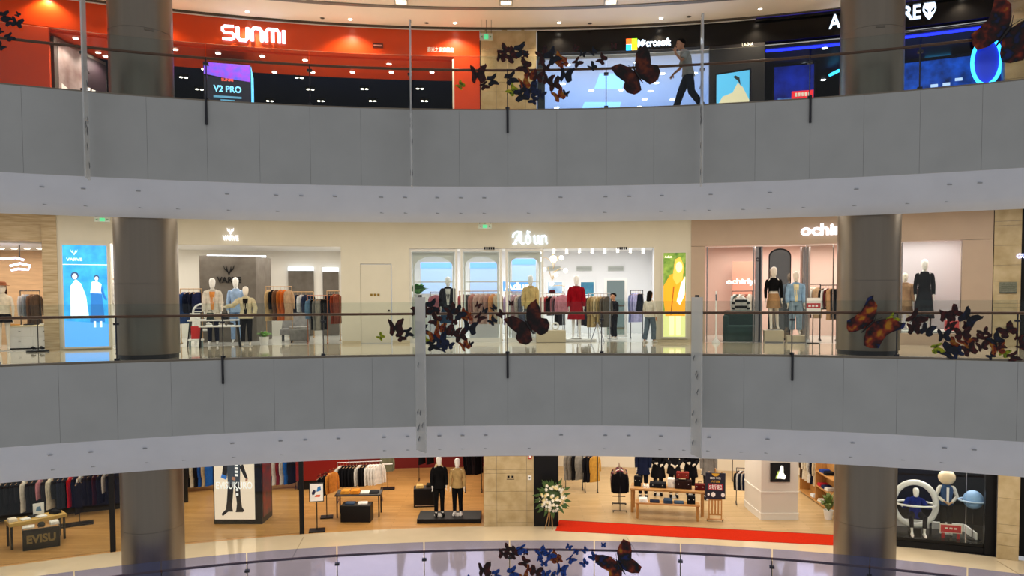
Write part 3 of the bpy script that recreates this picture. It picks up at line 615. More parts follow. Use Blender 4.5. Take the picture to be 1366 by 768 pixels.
# lightboxes on the walls
def lightbox(px0, px1, py0, py1, label, base, emit, name='lightbox', r=RF, fm=None, var=0, col2=None, vs_=2):
    loc, rz, wd, ht = quad_box(px0, px1, py0, py1, r-.03)
    o = thing(name, label, 'lightbox', loc, rz); fm = fm or M('frame_cream', '#d8d2c4', .4)
    f = .05
    for (x, z, dx, dz) in ((0, ht/2+f/2, wd+2*f, f), (0, -ht/2-f/2, wd+2*f, f), (-wd/2-f/2, 0, f, ht), (wd/2+f/2, 0, f, ht)): MB().box((x, 0, z), (dx, .06, dz)).build('frame', fm, o)
    MB().box((0, .01, 0), (wd, .03, ht)).build('panel', M(name+base, base, .4, emit=emit, var=var, vs_=vs_, col2=col2), o)
    return o, wd, ht
def pp(o, poly, mat, nmx='print', k=0): return MB().prism(poly, -.012-.003*k, -.006-.003*k).build(nmx, mat, o)
o, wd, ht = lightbox(85, 144, 327, 462, 'tall blue lightbox with two figures and antler logo', '#3fb2ea', 1.05, var=.5, col2='#2a88cc', vs_=3)
ew = E_('lb_white', '#dff4ff', 1.15); eb = E_('lb_blue', '#2a74c0', .9); ed = E_('lb_dark', '#3a5a88', .5)
antlers(o, -wd*.24, ht*.43, ht*.06, ew, .004, -.01); flat_text(o, 'VARVE', -wd*.24, -.008, ht*.36, ht*.03, wd*.36, ew, bold=.02, d=.004)
MB().box((0, -.009, ht*.31), (wd, .006, .02)).build('line_print', ew, o)
pp(o, [(-wd*.36, -ht*.22), (-wd*.34, ht*.1), (-wd*.22, ht*.17), (-wd*.1, ht*.12), (.0, -ht*.0), (wd*.06, -ht*.22)], ew, 'dress_print'); pp(o, [(-wd*.24+.1*cos(a), ht*.2+.12*sin(a)) for a in [k*pi/5 for k in range(10)]], ed, 'head_print', 1)
pp(o, [(wd*.1, ht*.03), (wd*.14, ht*.14), (wd*.24, ht*.15), (wd*.36, ht*.12), (wd*.36, ht*.02)], ew, 'top_print'); pp(o, [(wd*.08, -ht*.26), (wd*.12, ht*.03), (wd*.36, ht*.03), (wd*.42, -ht*.26)], eb, 'skirt_print')
pp(o, [(wd*.25+.07*cos(a), ht*.18+.09*sin(a)) for a in [k*pi/5 for k in range(10)]], ed, 'head_print', 1)
for hx_, hz_, k_ in ((-wd*.24, ht*.2, 1), (wd*.25, ht*.18, .75)): pp(o, [(hx_+.065*k_*cos(a), hz_-.02+.085*k_*sin(a)) for a in [k*pi/5 for k in range(10)]], E_('lb_face', '#d8e4ea', .95), 'face_print', 2)
for xx in (.16, .3): pp(o, [(wd*xx, -ht*.31), (wd*(xx+.05), -ht*.31), (wd*(xx+.05), -ht*.25), (wd*xx, -ht*.25)], ew, 'leg_print', 2)
pp(o, [(wd*.36, ht*.11), (wd*.44, ht*.0), (wd*.48, -ht*.03), (wd*.46, -ht*.05), (wd*.39, -ht*.01), (wd*.34, ht*.05)], eb, 'arm_print', 2)
pp(o, [(-wd*.5, -ht*.5), (wd*.5, -ht*.5), (wd*.5, -ht*.28), (-wd*.5, -ht*.24)], E_('lb_mid', '#58a4f0', 1.0), 'ground_print')
o, wd, ht = lightbox(885, 914.5, 337, 449, 'tall lightbox of a person in a yellow coat', '#90a848', .8, var=.7, col2='#3a6a1c', vs_=5)
ey = E_('lb_yellow', '#f0a020', .85); es = E_('lb_skin', '#ffe4b0', 1.1); ef = E_('lb_cream', '#fff6dc', 1.2); eh = E_('lb_hair', '#f0b048', 1.1)
pp(o, [(-wd*.5, -ht*.5), (wd*.5, -ht*.5), (wd*.5, -ht*.2), (-wd*.5, -ht*.2)], E_('lb_lime', '#d8dc90', .85), 'ground_print')
pp(o, [(-wd*.5, ht*.1), (-wd*.2, ht*.24), (wd*.05, ht*.26), (wd*.4, ht*.2), (wd*.5, 0), (wd*.48, -ht*.25), (-wd*.4, -ht*.25), (-wd*.5, -.1)], ey, 'coat_print', 1)
pp(o, [(-wd*.08, ht*.2), (wd*.02, ht*.42), (wd*.25, ht*.45), (wd*.42, ht*.34), (wd*.35, ht*.18), (wd*.1, ht*.12)], eh, 'hair_print', 2)
pp(o, [(wd*.2+wd*.15*cos(a), ht*.33+ht*.065*sin(a)) for a in [k*pi/6 for k in range(12)]], es, 'face_print', 3)
pp(o, [(wd*.1, -ht*.08), (wd*.3, ht*.14), (wd*.48, ht*.22), (wd*.46, 0), (wd*.25, -ht*.12)], ef, 'sleeve_print', 3)
for s in (-.12, .18): pp(o, [(wd*(s-.1), -ht*.48), (wd*(s+.1), -ht*.48), (wd*(s+.11), -ht*.25), (wd*(s-.11), -ht*.25)], es, 'leg_print', 3)
pp(o, [(-wd*.18, -ht*.24), (-wd*.14, -ht*.24), (wd*.0, ht*.1), (-wd*.06, ht*.1)], E_('lb_fold', '#a86010', .7), 'coat_fold_print', 3)
for s in (.13, .27): pp(o, [(wd*(s-.03), ht*.34), (wd*(s+.03), ht*.34), (wd*s, ht*.35)], E_('lb_eye', '#a07850', .6), 'eye_print', 4)
flat_text(o, 'Adun', -wd*.28, -.01, ht*.455, ht*.03, wd*.34, ef, bold=.02, d=.004)
# flush door
loc, rz, wd, ht = quad_box(481, 522, 352, 460, RF+.03); loc.z = 0; ht = zd-.02
o = thing('service_door', 'flush cream service door with three small gold characters', 'door', loc, rz)
MB().b0(0, .02, .005, wd-.01, .05, ht-.01).build('leaf', m_cream, o)
zz = zat(502, 393, RF)
for k in (-1, 0, 1): MB().box((-.03+k*.11, -.008, zz), (.075, .012, .075)).build('gold_character', M('gold', '#b08a3a', .3, metal=.9), o)
MB().lathe([(.025, 0), (.032, .03), (.01, .05)], 10).build('knob', m_post, o).matrix_local = Matrix.Translation((wd*.42, -.0, 1.05)) @ Matrix.Rotation(pi/2, 4, 'X')
# plaque, tiny neon
loc, rz, wd, ht = quad_box(1333, 1356, 376, 391, RF-.055); o = thing('wall_plaque', 'grey metal plaque on the stone tiled wall', 'plaque', loc, rz)
MB().box((0, -.01, 0), (wd, .02, ht)).build('plate', M('plaque_grey', '#6f7263', .5, var=.3, vs_=30), o); MB().box((0, -.012, -ht*.46), (wd, .024, ht*.08)).build('lower_edge', m_black, o)
for k in range(4): MB().box((0, -.021, ht*(.3-.17*k)), (wd*.8, .003, ht*.05)).build('text_line', M('plaque_text', '#565848', .6), o)
glow_text('neon_sign', 'GU', (1356, 1370, 338, 344), RF-.06, E_('neon_violet', '#b8c0ff', 3), 'small violet neon sign at the stone wall edge', .02, .02)
# lower stone wall fittings
loc, rz, wd, ht = quad_box(704.5, 709.5, 606, 611.5, RF-.055); o = thing('fire_call_box', 'small red fire call box on the lower stone wall', 'alarm box', loc, rz); MB().rbox((0, -.02, 0), (wd, .04, ht), .01).build('case', M('alarm_red', '#c01818', .4), o); MB().box((0, -.042, 0), (wd*.5, .004, ht*.5)).build('window', m_print, o)
loc, rz, wd, ht = quad_box(704, 709, 634, 640, RF-.055); o = thing('wall_button', 'small round white button plate on the lower stone wall', 'button', loc, rz); MB().box((0, -.006, 0), (wd, .012, ht)).build('plate', m_print, o); MB().lathe([(.03, 0), (.03, .01)], 10).build('button', m_post, o).matrix_local = Matrix.Translation((0, -.012, 0)) @ Matrix.Rotation(pi/2, 4, 'X')
loc, rz, wd, ht = quad_box(676, 686, 634, 640, RF-.055); o = thing('wall_lettering', 'tiny dark lettering on the lower stone wall', 'lettering', loc, rz)
for s in (-.28, .28): MB().box((s*wd, -.004, ht*.2), (wd*.3, .006, ht*.45)).build('symbol', m_dark, o)
MB().box((0, -.004, -ht*.35), (wd, .006, ht*.12)).build('text_line', m_dark, o)

# ------------------------------------------------------------------ hanging acrylic blades
m_acr = glass_mat('acrylic', '#f2f3f3', .06, milk=.36, milkcol='#f6f5f2', rough=.15)
def blade(px, y0, y1, wdt, a, label):
    r = R-.42; th, zt = hit_r(px, y0, r); zb = hit_r(px, y1, r)[1]; h = zt-zb
    o = thing('hanging_blade', label, 'acrylic panel', W(th, r, zb), -th)
    bl = MB().b0(0, 0, 0, .03, wdt, h, rot=a).build('acrylic_sheet', m_acr, o)
    MB().b0(0, 0, h, .045, wdt*.25, .05, rot=a).build('top_clip', m_post, o)
    mb = MB(); mb.tube([(0, .1, h*.62), (0, .62, h*.62)], .012, 6); mb.build('support_arm', m_post, o)
    random.seed(int(px))
    for k in range(7):
        z0 = h*(.06 if k == 0 else random.uniform(.12, .6)); yy = random.uniform(-.3, .3)*wdt
        for s in (-1, 1):
            pts = [(s*.018*cos(a)-(yy+.03*sin(j*1.7))*sin(a), s*.018*sin(a)+(yy+.03*sin(j*1.7))*cos(a), z0+.05*j) for j in range(4)]
            mb = MB(); mb.tube(pts, [.004, .012, .012, .004], 5); mb.build('painted_streak', M('streak_grey', '#6e6f72', .7), bl)
blade(110, -6, 238, .5, -.02, 'clear acrylic blade hanging before the orange side wall')
blade(547, 30, 249, .42, .0, 'slim clear acrylic blade hanging before the orange shop window')
blade(937, 22, 247, .42, .02, 'slim clear acrylic blade hanging beside the walking person')
blade(560, 396, 602, .5, .50, 'wide clear acrylic blade hanging beside the potted plant')
blade(930, 396, 608, .5, .42, 'wide clear acrylic blade hanging beside the yellow lightbox')

# ------------------------------------------------------------------ butterflies on the glass
def wing_mesh(kind):
    random.seed(kind+3)
    j = lambda a: a*random.uniform(.9, 1.1)
    fore = [(0, .08), (.1, .3), (.26, .5), (.46, .62), (.6, .6), (.64, .46), (.6, .28), (.52, .1), (.5, .0)]
    hind = [(.56, -.12), (.55, -.3), (.46, -.44), (.3, -.5), (.16, -.42), (.06, -.22), (0, -.1)]
    if kind == 1: fore = [(0, .08), (.12, .36), (.3, .56), (.5, .58), (.58, .42), (.54, .2), (.42, .04)]; hind = [(.5, -.1), (.48, -.3), (.34, -.42), (.18, -.36), (.06, -.2), (0, -.1)]
    poly = [(j(x) if x else 0, j(z)) for x, z in fore+hind]
    n = len(poly); vs = []
    for y in (-.008, .008):
        for x, z in poly: vs.append((x, y-.14*x, z))
    fs = []
    for k, rev in ((0, 0), (n, 1)):
        t = [tuple(range(k, k+n))]; fs += [tuple(reversed(f)) if rev else f for f in t]
    fs += [(i, (i+1) % n, (i+1) % n+n, i+n) for i in range(n)]
    return MB().add(vs, fs).mesh('wing')
WING = [wing_mesh(k) for k in range(3)]
bb = MB(); bb.tube([(0, -.02, -.3), (0, -.03, -.1), (0, -.03, .1), (0, -.02, .2)], [.012, .032, .035, .015], 6); bb.tube([(0, -.02, .18), (.09, -.03, .36)], .007, 4); bb.tube([(0, -.02, .18), (-.09, -.03, .36)], .007, 4)
BODY = bb.mesh('butterfly', True)
FILM = {'dark red': film_mat('film_red', ['#1c0405', '#380a08', '#5a100c']), 'dark navy': film_mat('film_navy', ['#080a12', '#0e1424', '#141e3c']), 'orange': film_mat('film_orange', ['#4a0c06', '#a03c08', '#b07a0c']),
        'deep blue': film_mat('film_deep', ['#0a0e20', '#122450', '#0c1226']), 'dark maroon': film_mat('film_maroon', ['#0e0708', '#220806', '#46100a', '#7a300c']), 'blue': film_mat('film_blue', ['#101c58', '#1850b0', '#182038']), 'yellow green': film_mat('film_yellow', ['#c8c010', '#98a818', '#3a5010']), 'multicoloured': film_mat('film_multi', ['#14246a', '#0a0608', '#4a0a06', '#9a300a', '#c88a14'])}
m_bbody = M('butterfly_body', '#160c0c', .6)
RAIL = {'up': 'upper', 'mid': 'middle', 'low': 'lower'}
def butterfly(px, py, size, cn, lv, where, rot=None, fold=None):
    r = R+.075-.012*(int(px*7) % 6); th, z = hit_r(px, py, r); s = size/54.0/1.1
    # keep the thin decoration just in front of the glass
    big = size > 40
    o = inst(BODY, 'butterfly', m_bbody, None, W(th, r, z)); o.scale = (s,)*3
    a = random.uniform(-1.3, 1.3) if rot is None else rot
    o.rotation_euler = (Matrix.Rotation(-th, 4, 'Z') @ Matrix.Rotation(a, 4, 'Y')).to_euler()
    k = random.randrange(3); f = random.uniform(.45, 1.0) if fold is None else fold
    for sg, ff in ((1, 1), (-1, f)): inst(WING[k], 'wing', FILM[cn], o, scale=(sg*ff, 1, 1))
    tag(o, '%s%s butterfly decoration on the %s glass balustrade %s' % ('large ' if big else ('tiny ' if size < 10.5 else ('small ' if size < 15.5 else '')), cn, RAIL[lv], where), 'butterfly', 'butterflies on the %s balustrade %s' % (RAIL[lv], where))
random.seed(21)
DR, DN, OR, BL_, YG, MC = 'dark red', 'dark navy', 'orange', 'deep blue', 'yellow green', 'multicoloured'
CL = [(20, 315, 11, YG), (125, 245, 24, DR), (170, 310, 13, DR), (225, 278, 14, DN), (278, 125, 15, DR), (305, 90, 15, DR), (350, 125, 19, DR), (410, 84, 17, DN), (440, 115, 10, DR), (345, 262, 17, DN), (360, 345, 13, YG),
      (440, 190, 17, DR), (470, 238, 15, OR), (520, 255, 18, DR), (430, 302, 17, OR), (410, 370, 18, DN), (475, 345, 22, BL_), (500, 408, 13, BL_), (560, 118, 18, DR), (615, 128, 18, DN), (660, 152, 16, OR), (690, 170, 12, OR),
      (775, 160, 14, DR), (765, 72, 9, DR), (815, 110, 9, DN), (885, 98, 10, DN), (945, 145, 12, DR), (880, 195, 12, DN), (1020, 58, 8, DR), (700, 245, 20, DN), (630, 310, 19, DR), (590, 275, 15, DR), (660, 380, 16, OR), (705, 366, 9, DN), (545, 372, 12, BL_), (545, 165, 9, DR), (580, 195, 11, DR)]
for X, Y, s, c in CL:
    px, py = 610+X/4.88, 50+Y/4.88; k = random.uniform(-1.3, 1.3)
    butterfly(px, py, s, c, 'up', 'before the stone wall', k)
    butterfly(508+(px-614)*.845, 450+(py-115)*.86, s*.95, c, 'mid', 'before the glazed shop', k)
    y2 = 727+(py-62)*.87
    if y2 < 775: butterfly(625+(px-614)*.876, y2, s*.9, 'blue' if c in (DN, YG, BL_) or (c == DR and X > 540) else c, 'low', 'before the flower stand', k)
butterfly(850, 99, 50, 'dark maroon', 'up', 'before the stone wall', -.55, .9); butterfly(705, 434, 48, 'dark maroon', 'mid', 'before the glazed shop', -.55, .9); butterfly(827, 754, 52, MC, 'low', 'before the flower stand', -.55, .9)
butterfly(1160, 433, 50, MC, 'mid', 'at the column and pink shop', .75, .85); butterfly(1341, 45, 62, MC, 'up', 'before the end stone wall', .6, .9)
for X, Y, s, c in ((385, 195, 13, YG), (550, 195, 22, DR), (550, 272, 14, DR), (640, 275, 16, DN), (785, 175, 15, DR), (845, 160, 18, DR), (950, 188, 20, DN), (812, 242, 12, DR), (765, 322, 17, DN), (945, 250, 10, DR), (715, 405, 14, YG), (830, 392, 16, OR), (800, 445, 20, DN), (870, 450, 14, BL_),
                   (910, 305, 16, DR), (935, 368, 18, OR), (955, 425, 16, DR), (1020, 336, 9, DR), (1068, 300, 12, DR), (1092, 348, 13, DR), (1150, 358, 16, DN), (1050, 402, 13, DR), (1165, 418, 15, OR), (1212, 445, 11, YG), (1240, 282, 17, DR), (1122, 472, 9, DN), (1280, 472, 13, DR), (1352, 402, 13, DR), (1320, 332, 9, DR), (1190, 385, 10, DR)):
    butterfly(1120+X/5.55, 390+Y/5.55, s, c, 'mid', 'before the pink shop end')
for px, py, s in ((6, 21, 12), (10, 29, 11), (22, 31, 13), (24, 20, 6), (12, 49, 10), (1, 62, 8), (0, 41, 6)): butterfly(px, py, s, DN, 'up', 'before the orange side wall')
# ================================================================== FIGURES, GARMENTS, FURNITURE BUILDERS
def J_(pose):
    j = dict(pel=(0, 0, .96), spi=(0, .005, 1.14), che=(0, 0, 1.36), nb=(0, .01, 1.48), nk=(0, 0, 1.57), hd=(0, -.015, 1.68),
             sL=(-.175, 0, 1.43), eL=(-.225, .02, 1.14), wL=(-.225, -.05, .9), pL=(-.222, -.07, .82),
             sR=(.175, 0, 1.43), eR=(.225, .02, 1.14), wR=(.225, -.05, .9), pR=(.222, -.07, .82),
             hL=(-.09, 0, .92), kL=(-.095, -.015, .5), aL=(-.1, .02, .085), tL=(-.115, -.15, .03),
             hR=(.09, 0, .92), kR=(.095, -.015, .5), aR=(.1, .02, .085), tR=(.115, -.15, .03))
    if pose == 'stride': j.update(kL=(-.09, -.1, .5), aL=(-.07, -.12, .085), tL=(-.08, -.28, .03), kR=(.1, .05, .5), aR=(.13, .14, .085), tR=(.16, -.02, .03))
    if pose == 'reach': j.update(eL=(-.36, -.1, 1.24), wL=(-.58, -.2, 1.2), pL=(-.66, -.23, 1.22), eR=(.27, .02, 1.16), wR=(.25, -.12, .96), pR=(.22, -.18, .9))
    if pose == 'hip': j.update(eR=(.34, .1, 1.2), wR=(.2, -.04, 1.04), pR=(.15, -.1, 1.02))
    if pose == 'clasp': j.update(eL=(-.28, .0, 1.15), wL=(-.1, -.2, 1.02), pL=(-.03, -.23, 1.0), eR=(.28, .0, 1.15), wR=(.1, -.2, 1.0), pR=(.03, -.25, .98))
    if pose == 'walk':   # facing -y, leaning, one hand to the face
        j.update(spi=(0, -.03, 1.14), che=(0, -.07, 1.36), nb=(0, -.1, 1.47), nk=(0, -.14, 1.55), hd=(0, -.19, 1.65),
                 sL=(-.17, -.07, 1.42), eL=(-.2, -.14, 1.15), wL=(-.15, -.32, 1.0), pL=(-.13, -.37, .93),
                 sR=(.17, -.07, 1.42), eR=(.2, -.2, 1.2), wR=(.1, -.34, 1.42), pR=(.06, -.33, 1.5),
                 kL=(-.09, -.16, .52), aL=(-.09, -.3, .1), tL=(-.09, -.46, .05), kR=(.09, .06, .5), aR=(.09, .34, .14), tR=(.09, .24, .03))
    if pose == 'hold': j.update(eL=(-.24, -.02, 1.15), wL=(-.12, -.24, 1.1), pL=(-.06, -.29, 1.12), eR=(.24, -.02, 1.15), wR=(.14, -.24, 1.06), pR=(.08, -.3, 1.06))
    if pose == 'sit':    # seated in mid-air ring, knees forward
        j.update(pel=(0, .02, .62), spi=(0, .08, .8), che=(0, .1, 1.0), nb=(0, .08, 1.12), nk=(0, .04, 1.2), hd=(0, .0, 1.32), sL=(-.18, .1, 1.07), eL=(-.32, .02, .85), wL=(-.4, -.14, .9), pL=(-.43, -.2, .93), sR=(.18, .1, 1.07), eR=(.32, .02, .85), wR=(.4, -.14, .9), pR=(.43, -.2, .93),
                 hL=(-.1, 0, .6), kL=(-.2, -.36, .62), aL=(-.17, -.42, .16), tL=(-.18, -.56, .08), hR=(.1, 0, .6), kR=(.2, -.36, .62), aR=(.17, -.42, .16), tR=(.18, -.56, .08))
    return {k: Vector(v) for k, v in j.items()}
RAD = dict(pel=(.135, .1), spi=(.112, .085), che=(.14, .1), nb=(.07, .06), nk=(.045, .045), sL=(.055, .055), eL=(.04, .04), wL=(.026, .026), pL=(.036, .02), hL=(.08, .085), kL=(.054, .056), aL=(.036, .038), tL=(.034, .028))
BODY_CACHE = {}
def head_into(mb, c, tilt=0, face=False, s=1.0):
    n = 14; rings = []
    for z, a, b, dy in ((-.125, .03, .035, -.03), (-.105, .052, .06, -.025), (-.06, .066, .082, -.01), (0, .076, .096, 0), (.05, .078, .1, .005), (.09, .066, .086, .008), (.115, .042, .056, .008), (.125, .012, .016, .006)):
        rings.append([(c[0]+s*a*cos(2*pi*k/n), c[1]+s*(dy+b*sin(2*pi*k/n)), c[2]+s*z) for k in range(n)])
    mb.loft(rings)
    mb.tube([(c[0], c[1]-.086*s, c[2]+.015*s), (c[0], c[1]-.104*s, c[2]-.03*s), (c[0], c[1]-.09*s, c[2]-.045*s)], [.008*s, .016*s, .012*s], 6)
    if face:
        for sg in (-1, 1): mb.ell((c[0]+sg*.078*s, c[1]+.01, c[2]-.01), (.012, .022, .032), 8, 6)
        mb.ell((c[0], c[1]-.082*s, c[2]-.075*s), (.026, .01, .008), 8, 4)
def body_mesh(pose, face=False):
    key = (pose, face)
    if key in BODY_CACHE: return BODY_CACHE[key]
    j = J_(pose); names = ['pel', 'spi', 'che', 'nb', 'nk'] + [a+s for s in 'LR' for a in ('s', 'e', 'w', 'p')] + [a+s for s in 'LR' for a in ('h', 'k', 'a', 't')]
    names.append('hd0'); j['hd0'] = j['nk'].lerp(j['hd'], .6)
    ix = {n: i for i, n in enumerate(names)}
    ed = [('pel', 'spi'), ('spi', 'che'), ('che', 'nb'), ('nb', 'nk'), ('nk', 'hd0')]
    for s in 'LR': ed += [('che', 's'+s), ('s'+s, 'e'+s), ('e'+s, 'w'+s), ('w'+s, 'p'+s), ('pel', 'h'+s), ('h'+s, 'k'+s), ('k'+s, 'a'+s), ('a'+s, 't'+s)]
    me = bpy.data.meshes.new('skeleton'); me.from_pydata([j[n] for n in names], [(ix[a], ix[b]) for a, b in ed], [])
    o = bpy.data.objects.new('skeleton', me); col.objects.link(o)
    md = o.modifiers.new('Skin', 'SKIN'); md.use_smooth_shade = True
    sd = o.modifiers.new('Sub', 'SUBSURF'); sd.levels = 1
    if not me.skin_vertices: me.attributes.new('x', 'FLOAT', 'POINT')
    for i, n in enumerate(names):
        sv = me.skin_vertices[0].data[i]; k = n[:-1]+'L' if n[-1] in 'LR' and len(n) == 2 and n not in ('nb', 'nk') else n
        sv.radius = RAD.get(k, (.042, .042)); sv.use_root = (n == 'pel')
    ev = bpy.data.meshes.new_from_object(o.evaluated_get(bpy.context.evaluated_depsgraph_get()))
    mb = MB(); mb.add([v.co for v in ev.vertices], [tuple(p.vertices) for p in ev.polygons])
    bpy.data.objects.remove(o)
    head_into(mb, j['hd'], face=face, s=1.0 if face else 1.14)
    for s in 'LR':                            # five fingers from the palm
        w_, p_ = j['w'+s], j['p'+s]; d = (p_-w_).normalized(); sg = 1 if s == 'L' else -1
        side = d.cross(Vector((1, 0, 0))); side = side.normalized() if side.length > .3 else Vector((0, -1, 0)); nrm = d.cross(side)
        for q, L in ((-.024, .062), (-.008, .075), (.008, .07), (.024, .055)):
            a = p_+side*q; mb.tube([a, a+d*L*.55+nrm*.006*sg, a+d*L+nrm*.022*sg], [.0095, .009, .006], 6)
        a = w_.lerp(p_, .6)+side*(-.026); mb.tube([a, a+d*.03-side*.022, a+d*.06-side*.03], [.011, .01, .007], 6)
    m = mb.mesh('body', True); BODY_CACHE[key] = m; return m
def spine(j, z):
    ch = [j['pel']-Vector((0, 0, .5)), j['pel'], j['spi'], j['che'], j['nb'], j['nk']]
    for a, b in zip(ch[:-1], ch[1:]):
        if a.z <= z <= b.z: t = (z-a.z)/(b.z-a.z); return a.lerp(b, t)
    return ch[0] if z < ch[0].z else ch[-1]
def oring(c, a, b, z, n=16, wav=0, ph=0): return [(c.x+(a+wav*sin(5*2*pi*k/n+ph))*cos(2*pi*k/n), c.y+(b+wav*cos(4*2*pi*k/n+ph))*sin(2*pi*k/n), z) for k in range(n)]
CL_CACHE = {}
def cloth_mesh(kind, pose, hem):
    key = (kind, pose, hem)
    if key in CL_CACHE: return CL_CACHE[key]
    j = J_(pose); mb = MB(); dz = j['pel'].z-.96
    if kind in ('jacket', 'coat', 'shirt', 'vest', 'wrap', 'tshirt'):
        g = {'jacket': .022, 'coat': .035, 'shirt': .012, 'vest': .02, 'wrap': .008, 'tshirt': .014}[kind]
        prof = [(.5, .25, .2), (.7, .22, .17), (.85, .195, .148), (.98, .165, .128), (1.12, .135, .105), (1.26, .155, .115), (1.36, .172, .12), (1.43, .165, .1), (1.475, .105, .08), (1.51, .07, .066)]
        rings = []
        def at_z(z):
            for (z0, a0, b0), (z1_, a1, b1) in zip(prof[:-1], prof[1:]):
                if z0 <= z <= z1_: t = (z-z0)/(z1_-z0); return a0+(a1-a0)*t, b0+(b1-b0)*t
            return prof[0][1:] if z < .5 else prof[-1][1:]
        for z in sorted(set([hem, hem+.03]+[p[0] for p in prof if p[0] > hem+.04])):
            a, b = at_z(z); c = spine(j, z+dz); rings.append(oring(c, a+g, b+g, z+dz, 16, .006 if z < .95 else 0, z*7))
        mb.loft(rings, caps=True)
        if kind != 'vest':
            for s in 'LR':
                A, B, C_ = j['s'+s], j['e'+s], j['w'+s]; e = g+(.008 if kind == 'jacket' else .0)
                if kind == 'tshirt': mb.tube([Vector((A.x*.72, A.y, A.z)), Vector((A.x*.98, A.y, A.z-.01)), A.lerp(B, .35), A.lerp(B, .75)], [.04, .065, .068, .07], 10); continue
                mb.tube([Vector((A.x*.72, A.y, A.z+.0)), Vector((A.x*.96, A.y, A.z-.015)), A.lerp(B, .3), B, B.lerp(C_, .55), C_.lerp(B, .06)], [.045+g*.5, .058+g*.8, .054+e, .042+e, .036+e, .032+e], 10)
        if kind in ('jacket', 'coat'):        # lapels
            for sg in (-1, 1):
                c = spine(j, 1.3+dz); y = c.y-.125-g; mb.add([(sg*.01, y-.01, 1.1+dz), (sg*.07, y+.01, 1.33+dz), (sg*.075, y+.06, 1.5+dz), (sg*.035, y+.05, 1.52+dz), (sg*.02, y-.018, 1.25+dz)], [(0, 1, 2, 3, 4)])
    elif kind in ('trousers', 'jeans'):
        w_ = .014 if kind == 'trousers' else .03
        c = j['pel']; mb.loft([oring(c, .148, .115, c.z-.12, 14), oring(c, .155, .122, c.z-.04, 14), oring(c, .138, .108, c.z+.08, 14)])
        for s in 'LR':
            A, B, C_ = j['h'+s], j['k'+s], j['a'+s]
            mb.tube([A+Vector((0, 0, .03)), A.lerp(B, .5), B, B.lerp(C_, .5), C_.lerp(B, hem)], [.092, .086+w_*.5, .06+w_, .05+w_, .045+w_*1.2], 12)
    elif kind == 'skirt':
        c = j['pel']; n = 20; rings = []
        fl = .10 if hem < .55 else .035
        for t in (0, .15, .4, .7, 1):
            z = c.z+.09-(c.z+.09-hem)*t; rings.append(oring(c, .135+fl*t+.035*min(1, t*3), .108+fl*t+.03*min(1, t*3), z, n, .012*t))
        mb.loft(rings)
    elif kind == 'belt':
        c = spine(j, 1.1+dz); mb.loft([oring(c, .168, .138, 1.08+dz), oring(c, .168, .138, 1.125+dz)])
    elif kind == 'hood':
        c = j['nb']; mb.loft([oring(c+Vector((0, .02, 0)), .12, .11, c.z-.06), oring(c+Vector((0, .03, 0)), .135, .13, c.z), oring(c+Vector((0, .04, 0)), .1, .1, c.z+.07)])
    elif kind == 'shoes':
        for s in 'LR':
            a, t = j['a'+s], j['t'+s]; d = (t-a); d.z = 0; d = d.normalized(); base = min(a.z, t.z)-.04
            mb.tube([Vector((a.x, a.y, base+.05))-d*.05, Vector((a.x, a.y, base+.055))+d*.03, Vector((t.x, t.y, base+.04))-d*.02, Vector((t.x, t.y, base+.035))+d*.06], [.042, .05, .046, .028], 10)
    elif kind == 'hair_short':
        c = j['hd']; mb.loft([[(c.x+a*cos(2*pi*k/14), c.y+.018+dy+b*sin(2*pi*k/14), c.z+z) for k in range(14)] for z, a, b, dy in ((.0, .082, .075, .035), (.045, .086, .1, .01), (.09, .08, .1, .0), (.125, .055, .07, .0), (.14, .02, .03, 0))])
    elif kind == 'hair_long':
        c = j['hd']; mb.loft([[(c.x+a*cos(2*pi*k/14), c.y+.03+dy+b*sin(2*pi*k/14), c.z+z) for k in range(14)] for z, a, b, dy in ((-.36, .06, .03, .06), (-.2, .1, .05, .05), (-.05, .095, .07, .03), (.045, .09, .1, .0), (.1, .078, .095, -.01), (.138, .03, .04, -.01))])
    elif kind == 'hat':
        c = j['hd']; mb.lathe([(.17, .06), (.175, .07), (.1, .08), (.095, .14), (.06, .165), (.01, .17)], 16, tuple(c), 1, 1.1)
    m = mb.mesh(kind, True); CL_CACHE[key] = m; return m
m_mann = M('mannequin_ivory', '#ece2d2', .4); m_mannw = M('mannequin_white', '#f2f0ec', .35); m_skin = M('skin', '#c08a68', .55)
disc_me = MB().lathe([(.17, 0), (.17, .012)], 24).mesh('base_plate')
